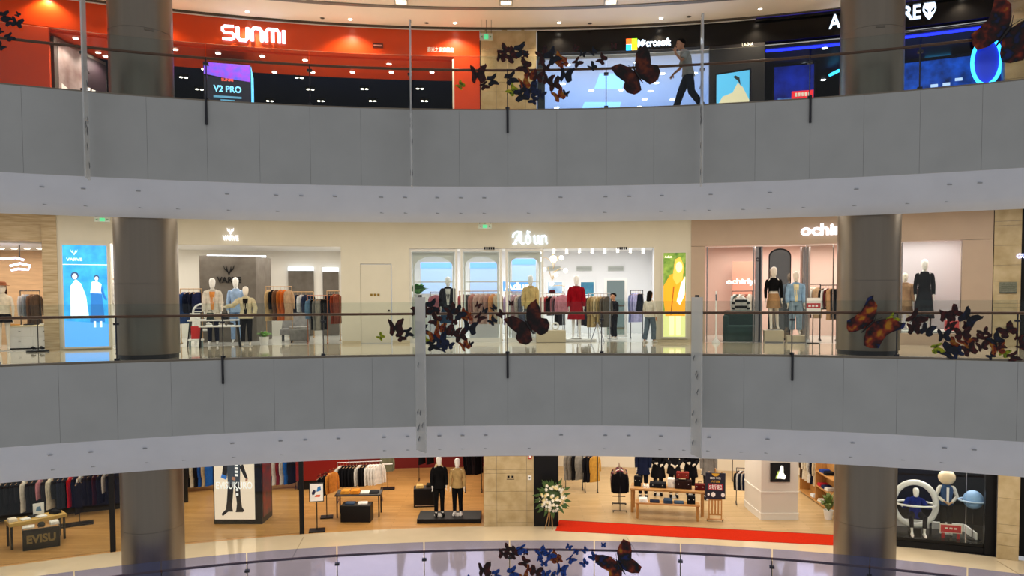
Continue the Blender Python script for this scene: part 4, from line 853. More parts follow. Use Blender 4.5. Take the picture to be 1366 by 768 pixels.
def figure(name, label, cat, loc, rz, height, outfit, pose='stand', turn=0, skin=None, face=False, group=None, base=True, drop=0):
    s = height/1.805; o = thing(name, label, cat, loc, rz+turn, group, s)
    if height > 1.9: k_ = s*(1.9/height)**.9; o.scale = (k_, k_, s)
    dz = .014/s if base else 0
    b = inst(body_mesh(pose, face), 'body', skin or m_mann, o, (0, 0, dz-drop))
    for it in outfit:
        kind, colr = it[0], it[1]; hem = it[2] if len(it) > 2 else {'jacket': .82, 'coat': .6, 'shirt': .92, 'vest': .9, 'wrap': 1.0, 'trousers': .06, 'jeans': .08, 'skirt': .5}.get(kind, 0)
        inst(cloth_mesh(kind, pose, hem), {'hair_short': 'hair', 'hair_long': 'hair', 'wrap': 'top', 'tshirt': 'shirt'}.get(kind, kind), cloth(colr), o, (0, 0, dz-drop))
    kinds = [it[0] for it in outfit]
    if 'wrap' in kinds and ('jacket' in kinds or 'coat' in kinds):
        g = .035 if 'coat' in kinds else .022; hem = 1.0; cl = [it[1] for it in outfit if it[0] == 'wrap'][0]; j = J_(pose); rows = []
        for z, b_ in ((.96, .132), (1.12, .105), (1.26, .115), (1.36, .12), (1.45, .092)): y = spine(j, z).y-b_-g-.008; hw = .03+.05*(z-.96)/.5; rows.append([(-hw, y+.006, z), (hw, y+.006, z), (hw, y-.004, z), (-hw, y-.004, z)])
        MB().loft(rows).build('inner_top', cloth(cl), o, True).location = (0, 0, dz-drop)
    if face:
        c = J_(pose)['hd']
        for sg in (-1, 1): MB().ell((c.x+sg*.032, c.y-.088, c.z+.005), (.012, .006, .007), 8, 5).build('eye', m_dark, o).location = (0, 0, dz-drop)
    if base: inst(disc_me, 'base_plate', M('base_grey', '#b8b6b2', .3), o)
    return o
def mq(px, pyh, r, lv, outfit, label, pose='stand', turn=0, zb=0, skin=None, group=None, base=True):
    loc, rz = at(px, r, FL[lv]+zb); h = zat(px, pyh, r)-FL[lv]-zb
    return figure('mannequin', label, 'mannequin', loc, rz, h, outfit, pose, turn, skin, False, group, base)

# ---- garments on hangers (hook at the origin, cloth hangs below)
def garment_mesh(kind):
    mb = MB()
    def ring(a, b, z, n=10): return [(a*cos(2*pi*k/n), b*sin(2*pi*k/n), z) for k in range(n)]
    if kind in ('jacket', 'coat', 'shirt', 'sweater'):
        L = {'jacket': .78, 'coat': 1.12, 'shirt': .74, 'sweater': .68}[kind]; t = {'coat': .05, 'jacket': .045, 'shirt': .032, 'sweater': .04}[kind]
        mb.loft([ring(.23 if kind != 'coat' else .25, t, -L), ring(.215, t+.006, -.55), ring(.21, t+.01, -.32), ring(.205, t+.004, -.2), ring(.13, t, -.135), ring(.065, t*.9, -.1)])
        sl = .62
        for s in (-1, 1): mb.tube([(s*.19, 0, -.175), (s*.235, -.01, -.3), (s*.25, -.02, -.5), (s*.245, -.03, -.12-sl)], [.04, .044, .042, .036], 8, flat=.6)
    elif kind == 'trousers':
        for s in (-1, 1): mb.loft([ring_ for ring_ in ([(s*.085+a*cos(2*pi*k/8), b*sin(2*pi*k/8), z) for k in range(8)] for a, b, z in ((.065, .03, -1.1), (.075, .035, -.6), (.09, .035, -.25), (.09, .03, -.12)))])
    elif kind == 'dress':
        mb.loft([ring(.27, .06, -1.15), ring(.22, .05, -.8), ring(.15, .045, -.45), ring(.18, .045, -.25), ring(.12, .035, -.13), ring(.06, .03, -.1)])
    elif kind == 'skirt':
        mb.loft([ring(.24, .05, -.72), ring(.19, .045, -.4), ring(.15, .035, -.12)])
    return mb.mesh(kind, True)
GM = {k: garment_mesh(k) for k in ('jacket', 'coat', 'shirt', 'sweater', 'trousers', 'dress', 'skirt')}
hg = MB(); hg.tube([(0, 0, -.1), (0, 0, -.03), (.018, 0, .0), (.012, 0, .022), (-.008, 0, .022), (-.014, 0, .01)], .0045, 5); hg.tube([(-.2, 0, -.155), (0, 0, -.1), (.2, 0, -.155)], .009, 5)
HANG = hg.mesh('hanger', True)
CN = {}
def cname(h):
    h = h.lstrip('#'); r_, g_, b_ = [int(h[i:i+2], 16) for i in (0, 2, 4)]
    mx, mn = max(r_, g_, b_), min(r_, g_, b_)
    if mx < 48: return 'black'
    if mx-mn < 24: return 'white' if mx > 215 else ('light grey' if mx > 150 else ('grey' if mx > 90 else 'charcoal'))
    if b_ == mx and b_-r_ > 20: return 'navy' if mx < 90 else ('lavender' if r_ > 150 else 'blue')
    if r_ == mx:
        if g_ < r_*.45 and b_ < r_*.5: return 'red' if mx > 140 else 'plum'
        if g_ > r_*.8 and b_ > r_*.62: return 'cream'
        if b_ > g_*.93: return 'pink'
        if r_-b_ > 110: return 'orange' if mx > 185 else 'rust'
        return 'beige' if mx > 170 else 'brown'
    return 'olive' if g_ == mx else 'mauve'
def hang(loc, rz, kind, colr, where, group, s=1.0, extra=None):
    o = thing(kind if kind not in ('sweater',) else 'sweater', '%s %s hanging on %s' % (cname(colr), kind, where), 'clothing', loc, rz, group, s)
    inst(GM[kind], 'cloth', cloth(colr), o); inst(HANG, 'hanger', M('hanger_wood', '#b08860', .5), o); return o
def rack(px0, px1, pyr, r, lv, items, where, label, yaw=1.12, free=True, mat=None, s=1.0, zr=None, double=False, wall=None):
    mat = mat or m_post; a, b = at(px0, r, FL[lv]+1)[0], at(px1, r, FL[lv]+1)[0]
    z = zr+FL[lv] if zr else zat((px0+px1)/2, pyr, r); a.z = b.z = FL[lv]; mid = (a+b)/2; ln = (b-a).length; ang = atan2((b-a).y, (b-a).x); h = z-FL[lv]
    o = thing('clothes_rack' if free else 'wall_rail', label, 'clothes rack', mid, ang)
    mb = MB(); mb.tube([(-ln/2-.05, 0, h), (ln/2+.05, 0, h)], .014, 8); mb.build('rail', mat, o, True)
    for sg in (-1, 1):
        x = sg*(ln/2+.04)
        if free:
            mb = MB(); mb.tube([(x, 0, .02), (x, 0, h)], .014, 8); mb.build('upright', mat, o, True)
            MB().b0(x, 0, 0.001, .04, .5, .03).build('foot', mat, o)
        else:
            mb = MB(); mb.tube([(x, 0, h), (x, (wall or .4), h)], .012, 6); mb.build('bracket', mat, o, True)
    n = len(items)
    for i, (kind, colr) in enumerate(items):
        t = (i+.5)/n; p = a.lerp(b, t); p.z = z-.008
        hang(p, ang+yaw+random.uniform(-.06, .06), kind, colr, where, 'garments on '+where, s)
    return o
def table(loc, rz, w_, d, h, label, top, leg, name='display_table', tt=.05, lr=.03, group=None, splay=0, shelf=None):
    o = thing(name, label, 'table', loc, rz, group)
    MB().rbox((0, 0, h-tt/2), (w_, d, tt), .012).build('tabletop', top, o)
    for sx in (-1, 1):
        for sy in (-1, 1):
            mb = MB(); x, y = sx*(w_/2-.07), sy*(d/2-.07); mb.tube([(x+sx*splay, y+sy*splay*.3, 0.002), (x, y, h-tt)], lr, 4 if lr > .03 else 8); mb.build('leg', leg, o)
    if shelf: MB().b0(0, 0, shelf, w_-.12, d-.12, .03).build('shelf', top, o)
    return o
fold_me = MB()
for k in range(3): fold_me.rbox((.004*(-1)**k, .004*k, .02+.035*k), (.3-.01*k, .36-.01*k, .036), .016)
FOLD = fold_me.mesh('folded_garment', True)
fold1 = MB().rbox((0, 0, .022), (.32, .3, .044), .02).mesh('folded_garment', True)
def fold(loc, rz, colr, label, one=False, s=1.0, group='folded garments'):
    return tag(inst(fold1 if one else FOLD, 'folded_garment', cloth(colr), None, loc, rz, s), label, 'folded clothes', group)
def loc_in(loc, rz, x, y, z): return Vector((loc.x+x*cos(rz)-y*sin(rz), loc.y+x*sin(rz)+y*cos(rz), loc.z+z))
def plant(loc, rz, label, pot, ph, pr, leafh, nleaf, green='#4f8a3a', spread=.2, lw=.05):
    o = thing('potted_plant', label, 'plant', loc, rz); MB().lathe([(pr*.75, 0.001), (pr, ph), (pr*.88, ph), (pr*.8, ph-.03)], 18).build('pot', pot, o, True)
    for k in range(nleaf):
        a = 2.4*k; q = random.uniform(.35, 1); u = Vector((cos(a), sin(a), 0)); sd = Vector((-sin(a), cos(a), 0))*lw; L = leafh*random.uniform(.7, 1.05)
        p0 = Vector((0, 0, ph-.03)); p1 = u*spread*q*.72+Vector((0, 0, ph+L*(.75-.35*q))); p2 = u*spread*q*1.2+Vector((0, 0, ph+L*(1.1-.75*q)))
        MB().add([p0-sd*.3, p0+sd*.3, p1+sd, p1-sd, p2, p1+Vector((0, 0, .012))], [(0, 1, 5), (1, 2, 5), (2, 4, 5), (4, 3, 5), (3, 0, 5)]).build('leaf', M('leaf_'+green[1:], green, .45, var=.3, vs_=8), o)
    return o
def shoe(loc, rz, colr, label, group):
    o = thing('shoe', label, 'shoe', loc, rz, group); mb = MB(); mb.tube([(0, .11, .06), (0, .05, .065), (0, -.05, .05), (0, -.13, .035)], [.035, .045, .044, .03], 8); mb.build('upper', cloth(colr), o, True)
    MB().rbox((0, -.01, .011), (.085, .27, .02), .008).build('sole', m_print, o); return o
# ================================================================== MIDDLE GALLERY SHOPS
random.seed(5)
# ---- walking person on the upper gallery
loc, rz = at(918, R+.75, P); 
figure('person', 'person in grey T-shirt and dark jeans walking with hand to face', 'person', loc, rz, zat(909, 51, R+.75)-P, [('tshirt', '#a8a6a2', .9), ('jeans', '#1c2434', .1), ('hair_short', '#14100e'), ('shoes', '#2c2c30')], 'walk', -pi/2+.15, m_skin, True, None, False)
# ---- small tan boutique
mq(6, 378, RF+.55, 'mid', [('vest', '#e8dcc4', .98), ('skirt', '#161416', .75), ('hair_long', '#3a1a12'), ('hat', '#a86a4a')], 'mannequin in cream top, black skirt and brown hat')
rack(30, 52, 388, RF+1.85, 'mid', [('shirt', '#c8c8cc'), ('jacket', '#8a94a0'), ('coat', '#6e5444'), ('coat', '#57473c')], 'the boutique rack above the drawers', 'slim black rack above the white drawers in the boutique', zr=1.72, yaw=1.0)
loc, rz = at(45, RF+1.25, 0); o = thing('chest_of_drawers', 'low white chest of drawers in the tan boutique', 'drawers', loc, rz); wd = 1.25
MB().b0(0, 0, .04, wd, .4, .62).build('body', m_white, o); MB().rbox((0, 0, .68), (wd+.04, .44, .04), .01).build('top', M('cream_top', '#e6d8b0', .4), o)
for zz in (.1, .38):
    for xx in (-.31, .31):
        d = MB().rbox((xx, -.205, zz+.13), (.58, .02, .25), .008).build('drawer', m_white, o); MB().box((xx, -.222, zz+.14), (.06, .02, .02)).build('knob', m_post, d)
MB().b0(0, 0, 0.001, wd-.1, .34, .04).build('plinth', m_dark, o)
for k, (dx, c) in enumerate(((-.45, '#c89048'), (-.1, '#2a2a2c'), (.3, '#e8e4da'))): fold(loc_in(loc, rz, dx, 0, .701), rz, c, '%s folded garment on the white chest of drawers' % cname(c), True, .8)
for k, (dx, dy) in enumerate(((.2, -1.6), (.4, -1.6))): shoe(loc_in(loc, rz, dx, dy, .046), rz+.4, '#141416', 'black shoe on the small round floor stand in boutique', 'black shoes in the boutique')
o = thing('shoe_stand', 'round black shoe stand with thin rod in the boutique', 'stand', loc_in(loc, rz, .3, -1.6, 0), rz); MB().lathe([(.28, .001), (.28, .045)], 20).build('base', m_black, o); mb = MB(); mb.tube([(.0, .12, .04), (0, .12, .9)], .012, 6); mb.build('rod', m_black, o)
loc, rz = at(14, RF+1.0, 0); o = thing('neon_sign', 'blue-white neon script hanging in the tan boutique', 'neon sign', (loc.x, loc.y, zat(14, 350, RF+1.0)), rz)
for s in ([(-1.0, .1), (-.6, .16), (-.1, .1), (.2, .14), (.4, .08)], [(.05, -.1), (.3, -.02), (.55, -.08), (.5, -.2), (.25, -.18), (.08, -.22)]):
    mb = MB(); mb.tube([(x, 0, z) for x, z in s], .035, 6); mb.build('neon_tube', E_('neon_bluewhite', '#c8d4ff', 3), o, True)
for x in (-.6, .3): mb = MB(); mb.tube([(x, 0, .12), (x, 0, 3.05-zat(14, 350, RF+1.0))], .015, 6); mb.build('rod', m_post, o)
for k in range(4): downlight(2+17*k, 331, 3.049, 'warm spotlight in the boutique ceiling', 'boutique spotlights', 1.4)
# ---- cream fashion shop
m_conc = M('concrete_brown', '#6a6258', .7, var=.25, vs_=3, col2='#574f45')
A, B = at(268, RF+2.3, 0)[0], at(343, RF+2.3, 0)[0]; C_, D_ = at(363, RF+3.9, 0)[0], at(268, RF+4.6, 0)[0]; zt = zat(305, 341, RF+2.3)
o = thing('display_block', 'tall brown concrete block with black antler logo', 'display block', A, 0)
q = [v-A for v in (A, B, C_, D_)]; mb = MB(); mb.add([Vector((v.x, v.y, 0)) for v in q]+[Vector((v.x, v.y, zt)) for v in q], [(0, 1, 2, 3), (4, 5, 6, 7), (0, 1, 5, 4), (1, 2, 6, 5), (2, 3, 7, 6), (3, 0, 4, 7)]); mb.build('block', m_conc, o)
u = (q[1]).normalized(); ln = q[1].length; lg = bpy.data.objects.new('logo', None); col.objects.link(lg); lg.parent = o; lg.location = q[1]*.52; lg.rotation_euler = (0, 0, atan2(u.y, u.x))
zl = zat(306, 360, RF+2.3); antlers(lg, 0, zl, .34, m_black, .03, -.002); me = text_mesh('VARVE', .2, .75, .03, .02); inst(me, 'lettering', m_black, lg, (0, -.002, zat(306, 373, RF+2.3)))
o = thing('light_cove', 'glowing strip light on top of the concrete block', 'strip light', *at(316, RF+2.9, zt)); MB().b0(0, 0, .001, 1.9, .08, .05).build('diffuser', E_('cove_white', '#e4f0ff', 4), o)
m_mirror = M('grey_panel', '#7d7a74', .25, var=.1, vs_=2)
for px0, px1, py0, r, lab in ((385, 419, 356, RF+5.9, 'tall grey panel with light top between two racks'), (431, 452, 357, RF+5.9, 'tall grey panel behind the rust garment rack')):
    loc, rz, wd, ht = quad_box(px0, px1, py0, 450, r); o = thing('wall_panel', lab, 'panel', (loc.x, loc.y, 0), rz); zz = zat((px0+px1)/2, py0, r)
    MB().b0(0, 0, .02, wd, .05, zz-.16).build('panel', m_conc, o); MB().b0(0, -.01, zz-.14, wd, .06, .14).build('light_strip', E_('panel_strip', '#dfeefa', 1.6), o)
mq(285, 372, RF+.7, 'mid', [('wrap', '#e0924a', .98), ('trousers', '#181c30', .06), ('coat', '#d8cfc0', .72)], 'mannequin in long white jacket, orange top and navy trousers', skin=m_mannw)
mq(316, 371, RF+1.35, 'mid', [('shirt', '#9db8dc', .86), ('trousers', '#8aa8d0', .06)], 'mannequin in pale blue shirt behind the tables', skin=m_mannw)
mq(329, 383, RF-.3, 'mid', [('jacket', '#cbbf9c', .84), ('wrap', '#1a1818', .96), ('trousers', '#16161a', .12)], 'mannequin in patterned cream jacket reaching out one arm', 'reach', zb=0, skin=m_mann)
m_tabw = M('white_tabletop', '#e8e4dc', .3)
loc, rz = at(286, RF+.1, 0); table(loc, rz, 1.45, .5, zat(286, 426, RF+.1), 'taller white table with splayed black legs before the concrete block', m_tabw, m_black, tt=.04, lr=.02, splay=.08); t1 = (loc, rz, zat(286, 426, RF+.1))
loc, rz = at(294, RF-.55, 0); table(loc, rz, 1.15, .4, zat(294, 434, RF-.55), 'lower white table with splayed black legs', m_tabw, m_black, tt=.04, lr=.02, splay=.06); t2 = (loc, rz, zat(294, 434, RF-.55))
for k, (x, c, h_) in enumerate(((-.1, '#2a3430', .26), (.12, '#b8a890', .2), (.32, '#202022', .24))):
    o = thing('handbag', '%s handbag on the taller white table' % cname(c), 'bag', loc_in(*t1[:2], x, 0, t1[2]+.001), t1[1], 'handbags'); MB().rbox((0, 0, h_*.4), (.2, .09, h_*.8), .02).build('body', cloth(c), o, True); mb = MB(); mb.tube([(-.06, 0, h_*.78), (-.05, 0, h_*1.1), (.05, 0, h_*1.1), (.06, 0, h_*.78)], .008, 5); mb.build('handle', cloth(c), o)
for x, c in ((-.3, '#e0dcd2'), (.05, '#d8d0c4'), (.3, '#3a3632')): shoe(loc_in(*t2[:2], x, 0, t2[2]+.001), t2[1]+.6, c, '%s shoe on the lower white table' % cname(c), 'shoes on the lower table')
loc, rz = at(271, RF+1.55, 0); zc_ = zat(271, 416, RF+1.55)
o = thing('round_back_chair', 'white round-backed rattan chair behind the tables', 'chair', loc, rz)
mb = MB(); mb.tube([(.28*cos(2*pi*k/20), 0, zc_+.26*sin(2*pi*k/20)) for k in range(21)], .03, 6, caps=False); mb.build('back_hoop', m_white, o, True)
for z in (-.1, .02, .13): mb = MB(); mb.tube([(-.25, 0, zc_+z), (.25, 0, zc_+z)], .015, 6); mb.build('back_slat', m_white, o)
MB().rbox((0, -.22, .46), (.5, .46, .06), .03).build('seat', m_white, o)
for sx in (-1, 1):
    for sy in (-.42, 0): mb = MB(); mb.tube([(sx*.2, sy, .002), (sx*.2, sy, .44 if sy else zc_-.1)], .02, 6); mb.build('leg', m_white, o)
loc, rz = at(262, RF-.5, 0); o = thing('low_stool', 'pale low stool carrying the red bag', 'stool', loc, rz); MB().rbox((0, 0, .24), (.42, .34, .05), .02).build('seat', m_white, o)
for sx in (-.17, .17):
    for sy in (-.13, .13): MB().b0(sx, sy, .002, .03, .03, .22).build('leg', M('pale_steel', '#9ab0b4', .3, metal=.4), o)
o = thing('red_bag', 'bright red paper bag on the low stool', 'bag', loc_in(loc, rz, 0, 0, .266), rz); MB().b0(0, 0, 0, .26, .14, .38).build('body', M('bag_red', '#c81e1e', .5), o); mb = MB(); mb.tube([(-.06, 0, .38), (-.05, 0, .48), (.05, 0, .48), (.06, 0, .38)], .008, 5); mb.build('handle', m_print, o)
loc, rz = at(352.5, RF+.2, 0); plant(loc, rz, 'small green plant in white pot beside the concrete block', m_white, .26, .15, .22, 26, '#7cb84a', .26, .05)
loc, rz = at(400, RF+1.2, 0); o = thing('ottoman', 'square grey upholstered ottoman', 'ottoman', loc, rz); MB().rbox((0, 0, .27), (.6, .5, .36), .05).build('cushion', cloth('#7d7a76'), o, True)
for sx in (-.25, .25):
    for sy in (-.2, .2): MB().b0(sx, sy, .002, .04, .04, .1).build('leg', m_post, o)
loc, rz = at(394, RF+2.3, 0); o = thing('lounge_chair', 'grey draped lounge chair behind the ottoman', 'chair', loc, rz); MB().rbox((0, 0, .33), (.95, .75, .2), .06).build('seat', cloth('#8d8a88'), o, True)
mb = MB(); mb.loft([[(-.47, .25, .4), (.47, .25, .4), (.47, .36, .4), (-.47, .36, .4)], [(-.4, .42, .95), (.4, .42, .95), (.4, .5, .95), (-.4, .5, .95)]]); mb.build('backrest', cloth('#8d8a88'), o, True)
MB().rbox((.1, -.1, .46), (.6, .5, .07), .03).build('throw', cloth('#a09c98'), o, True)
for sx in (-.4, .4):
    for sy in (-.3, .3): MB().b0(sx, sy, .002, .04, .04, .24).build('leg', m_post, o)
m_wood = M('pale_wood', '#b8905e', .45, var=.15, vs_=4, stretch=(1, 8, 1))
rack(243, 268, 385, RF+1.9, 'mid', [('coat', '#2c4678'), ('jacket', '#151a2c'), ('jacket', '#141829'), ('jacket', '#1d2340')], 'the wooden rail beside the concrete block', 'wooden clothes rail beside the concrete block', mat=m_wood, yaw=.9, free=True)
rack(357, 388, 382, RF+1.6, 'mid', [('coat', '#c8a878'), ('shirt', '#17161a'), ('coat', '#6a4a34'), ('coat', '#c06a2c'), ('coat', '#cc6428'), ('coat', '#b89878')], 'the wooden rack right by the concrete block', 'wooden clothes rack with coats in warm colours', mat=m_wood, yaw=1.0)
rack(388, 417, 389, RF+4.6, 'mid', [('jacket', '#1a2238'), ('shirt', '#161a28'), ('shirt', '#a8a8a6'), ('jacket', '#20283c'), ('jacket', '#1c2030')], 'the back rail before the grey panel', 'wooden back rail of navy clothes before the grey panel', mat=m_wood, yaw=.9)
rack(412, 435, 394, RF+.7, 'mid', [('shirt', '#5f82a0'), ('trousers', '#17181c'), ('coat', '#77756f'), ('coat', '#8e8a80'), ('trousers', '#15161a')], 'the copper rack before the ottoman', 'copper rack with denim shirt and black trousers', mat=M('copper_pipe', '#b06a48', .3, metal=.8), yaw=.9)
rack(438, 452, 388, RF+2.2, 'mid', [('jacket', '#181a26'), ('shirt', '#1c1e2c'), ('coat', '#8a3a22'), ('coat', '#7a4030')], 'the rack at the shop end wall', 'wooden rack of dark and rust clothes by the end wall', mat=m_wood, yaw=1.0)
rack(148, 160, 372, RF+2, 'mid', [('shirt', '#e4e0da'), ('shirt', '#d8d4cc')], 'the rail half hidden by the column', 'wooden rail of white shirts half hidden by the column', mat=m_wood, yaw=1.0)
# ---- glazed shop
zh = za-.02
m_frw = M('frame_white', '#e4e2da', .4)
for i, (a, b) in enumerate(((548, 609), (616, 668), (676, 724))):
    ta, tb = th_at(a, RF+.12, 1.2), th_at(b, RF+.12, 1.2); wo = W((ta+tb)/2, RF+.12, 0); wd = 2*(RF+.12)*sin((tb-ta)/2)
    o = thing('window_%d' % (i+1), ['arched display window beside the flush door', 'middle arched display window of the glazed shop', 'arched display window beside the open entrance'][i], 'window', wo, -(ta+tb)/2); o['kind'] = 'structure'
    for x in (-wd/2, wd/2): MB().b0(x, 0, 0, .07, .1, zh).build('frame_post', m_frw, o)
    MB().b0(0, 0, 0, wd-.08, .1, .14).build('sill', m_frw, o); MB().b0(0, 0, zh-.07, wd-.08, .1, .07).build('head', m_frw, o)
    MB().b0(0, .0, .14, wd-.08, .012, zh-.21).build('pane', m_glshop, o)
    # arch screen behind the glass
    n = 14; w2 = wd/2-.06; rad = w2-.05; zs = zh-.25-rad*.55
    pts = [(-w2, zs)]+[(-rad*cos(pi*k/n), zs+rad*.62*sin(pi*k/n)) for k in range(n+1)]+[(w2, zs), (w2, zh-.08), (-w2, zh-.08)]
    MB().prism(pts, .25, .32).build('arch_screen', m_frw, o)
    for s in (-1, 1): MB().b0(s*(w2-.025), .285, .14, .05, .06, zs-.14).build('arch_leg', m_frw, o)
    MB().b0(0, .29, 1.95, 2*w2-.1, .04, .035).build('transom', m_frw, o)
for a, b, py0, lab in ((560, 604, 350, 'pale blue lit panel seen through the first arch'), (626, 664, 350, 'pale blue lit panel seen through the middle arch'), (682, 716, 345, 'blue lit panel seen through the arch by the entrance')):
    loc, rz, wd, ht = quad_box(a, b, py0, 389, RF+2.0); o = thing('lit_panel', lab, 'panel', (loc.x, loc.y, 0), rz); zt = loc.z+ht/2
    MB().b0(0, 0, .01, wd, .06, zt).build('panel', m_white, o); MB().b0(0, -.035, 1.6, wd-.06, .01, zt-1.62).build('luminous_face', E_('arch_blue', '#a9c4ee', .75), o); MB().b0(0, -.05, zt-.2, wd-.06, .02, .2).build('light_strip', E_('arch_blue2', '#6fa4ff', 1.1), o)
flat = thing('inner_sign', 'white blackletter sign on blue panel inside the glazed shop', 'sign', *(lambda q: (q[0], q[1]))(quad_box(677, 703, 376, 387, RF+1.9))); me = text_mesh('Adun', .28, .9, .03, .03); inst(me, 'lettering', m_glow, flat); MB().box((0, .02, 0), (1.0, .03, .34)).build('backing', E_('sign_blue_back', '#5f9ce0', .7), flat)
mb = MB(); mb.b0(0, .035, -1.9, .04, .02, 1.9); mb.build('post', m_white, flat)
mq(598, 370, RF+.8, 'mid', [('jacket', '#16151c', .86), ('wrap', '#d8d4cc', 1.0), ('skirt', '#24405e', .42)], 'mannequin in black blazer and blue skirt in arched window', skin=m_mannw, zb=.14)
mq(708, 368, RF+.8, 'mid', [('jacket', '#d8b878', .84), ('trousers', '#6e6e70', .06)], 'mannequin in straw yellow jacket and grey trousers', skin=m_mannw, zb=.1)
mq(769, 368, RF+.6, 'mid', [('coat', '#8e0c1a', .55), ('belt', '#4a0810')], 'mannequin in long shiny red belted coat', skin=m_mannw, zb=.08)
for px, wd_, h_, lab in ((598, 1.2, .13, 'white platform under the black blazer mannequin'), (708, .9, .09, 'white platform under the straw jacket mannequin'), (769, 1.3, .07, 'white platform under the red coat mannequin')):
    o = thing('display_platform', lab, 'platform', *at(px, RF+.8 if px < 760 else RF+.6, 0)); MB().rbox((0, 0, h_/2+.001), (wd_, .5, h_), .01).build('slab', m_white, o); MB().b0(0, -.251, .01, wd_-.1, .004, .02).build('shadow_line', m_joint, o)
loc, rz = at(558, RF+.75, 0); o = thing('planter_cabinet', 'tall white planter cabinet in the first arched window', 'cabinet', loc, rz); zt = zat(558, 396, RF+.75); MB().rbox((0, 0, zt/2+.001), (.66, .3, zt), .01).build('body', m_white, o); MB().box((0, -.152, zt*.5), (.54, .006, zt*.8)).build('door', m_frw, o)
plant(loc_in(loc, rz, 0, 0, zt+.002), rz, 'bushy green plant on the white planter cabinet', m_white, .1, .14, .46, 60, '#5aa848', .36, .11)
mc = 'the window rail behind the arches'
rack(576, 587, 389, RF+1.3, 'mid', [('jacket', '#c87880')], 'the small stand by the plant', 'small stand with one pink blazer by the plant', mat=m_chrome, yaw=.1)
rack(614, 668, 388, RF+1.45, 'mid', [('shirt', '#b05a5c'), ('skirt', '#5a5a5c'), ('coat', '#b87c70'), ('coat', '#d0a898'), ('coat', '#c8a090'), ('jacket', '#c09080'), ('coat', '#d8925c'), ('coat', '#c8b090')], mc, 'brass window rail of pink and beige clothes behind the arches', mat=m_wood, yaw=.9)
rack(676, 700, 389, RF+1.45, 'mid', [('coat', '#b8a0c4'), ('coat', '#c4acca'), ('coat', '#c8a0a4'), ('coat', '#d8c8c0'), ('coat', '#54586a')], 'the lavender window rail', 'brass window rail of lavender coats', mat=m_wood, yaw=.9)
rack(722, 752, 391, RF+2.3, 'mid', [('shirt', '#9a2028'), ('shirt', '#b0444a'), ('jacket', '#201418'), ('sweater', '#a86a70'), ('coat', '#16151a'), ('coat', '#1c1a20')], 'the rack behind the beige display box', 'chrome rack of red and black clothes behind beige box', mat=m_chrome, yaw=1.0)
loc, rz = at(751, RF+1.5, 0); hang(Vector((loc.x, loc.y, zat(751, 389, RF+1.5))), rz, 'sweater', '#c88a98', 'the T-stand beside the red coat', 'garments on the T-stand'); o = thing('garment_stand', 'chrome T-stand holding a pink sweater', 'stand', loc_in(loc, rz, 0, .045, 0), rz); h_ = zat(751, 389, RF+1.5); MB().lathe([(.16, .001), (.16, .02)], 16).build('base', m_chrome, o); mb = MB(); mb.tube([(0, 0, .02), (0, 0, h_+.01), (0, -.06, h_+.005)], .012, 6); mb.build('pole', m_chrome, o)
loc, rz = at(737, RF+2.0, 0); o = thing('felt_hat', 'dark burgundy felt hat on a stand above the red clothes', 'hat', Vector((loc.x, loc.y, zat(737, 391, RF+2.0))), rz); MB().lathe([(.2, 0), (.2, .012), (.11, .02), (.1, .1), (.06, .125), (.01, .12)], 18).build('crown', cloth('#4a1820'), o, True); MB().lathe([(.112, .02), (.11, .045)], 18).build('band', m_black, o); mb = MB(); mb.tube([(0, 0, 0), (0, 0, -zat(737, 391, RF+2.0)+.002)], .012, 6); mb.build('stand_rod', m_chrome, o)
loc, rz = at(735, RF-.05, 0); o = thing('display_box', 'low beige display box with small white ornaments', 'display box', loc, rz); MB().rbox((0, 0, .2), (.95, .5, .38), .015).build('body', M('beige_box', '#c4b89c', .6), o); MB().b0(0, 0, .001, .85, .42, .02).build('plinth', m_joint, o)
for k, (x, kind) in enumerate(((-.12, 0), (.14, 1))):
    o = thing('ornament', ['white arch-shaped ornament on beige display box', 'round white ring ornament on beige display box'][k], 'ornament', loc_in(loc, rz, x, 0, .391), rz)
    if k == 0: MB().prism([(-.1, 0), (-.1, .28), (.1, .28), (.1, 0), (.05, 0), (.05, .2), (-.05, .2), (-.05, 0)], -.05, .05).build('arch', m_white, o)
    else: mb = MB(); mb.tube([(.1*cos(2*pi*q/18), 0, .13+.1*sin(2*pi*q/18)) for q in range(19)], .03, 8, caps=False); mb.build('ring', m_white, o, True)
rack(787, 812, 391, RF+.9, 'mid', [('coat', '#a89060'), ('coat', '#c0a878'), ('jacket', '#d8c8a0'), ('coat', '#b09a6c'), ('coat', '#6e665c'), ('coat', '#57524a')], 'the tripod rack of camel coats', 'tripod rack of camel and fur coats by the entrance', mat=m_chrome, yaw=.95)
loc, rz = at(797, RF+.15, 0); o = thing('tripod_stool', 'small tripod stand with three splayed steel legs', 'stand', loc, rz)
for a in (-.9, .9, 2.9): mb = MB(); mb.tube([(.28*sin(a), -.28*cos(a), .002), (0, 0, .62)], .014, 6); mb.build('leg', m_chrome, o)
MB().lathe([(.12, .6), (.12, .63)], 14).build('top', m_chrome, o)
figure('person', 'shop assistant in black and white clothes standing before the mirror', 'person', *at(819, RF+1.75, 0), zat(819, 391, RF+1.75), [('jacket', '#18161a', .88), ('trousers', '#1a1c22', .06), ('hair_short', '#120e0c'), ('shoes', '#e8e6e0')], 'hold', -1.0, m_skin, True, None, False)
figure('person', 'person in cream top and grey jeans seen from behind at the entrance', 'person', *at(867, RF-.35, 0), zat(867, 388, RF-.35), [('shirt', '#d8d0c0', .9), ('jeans', '#5a6a78', .1), ('hair_long', '#15100e'), ('shoes', '#d8d4cc')], 'stride', 2.5, m_skin, True, None, False)
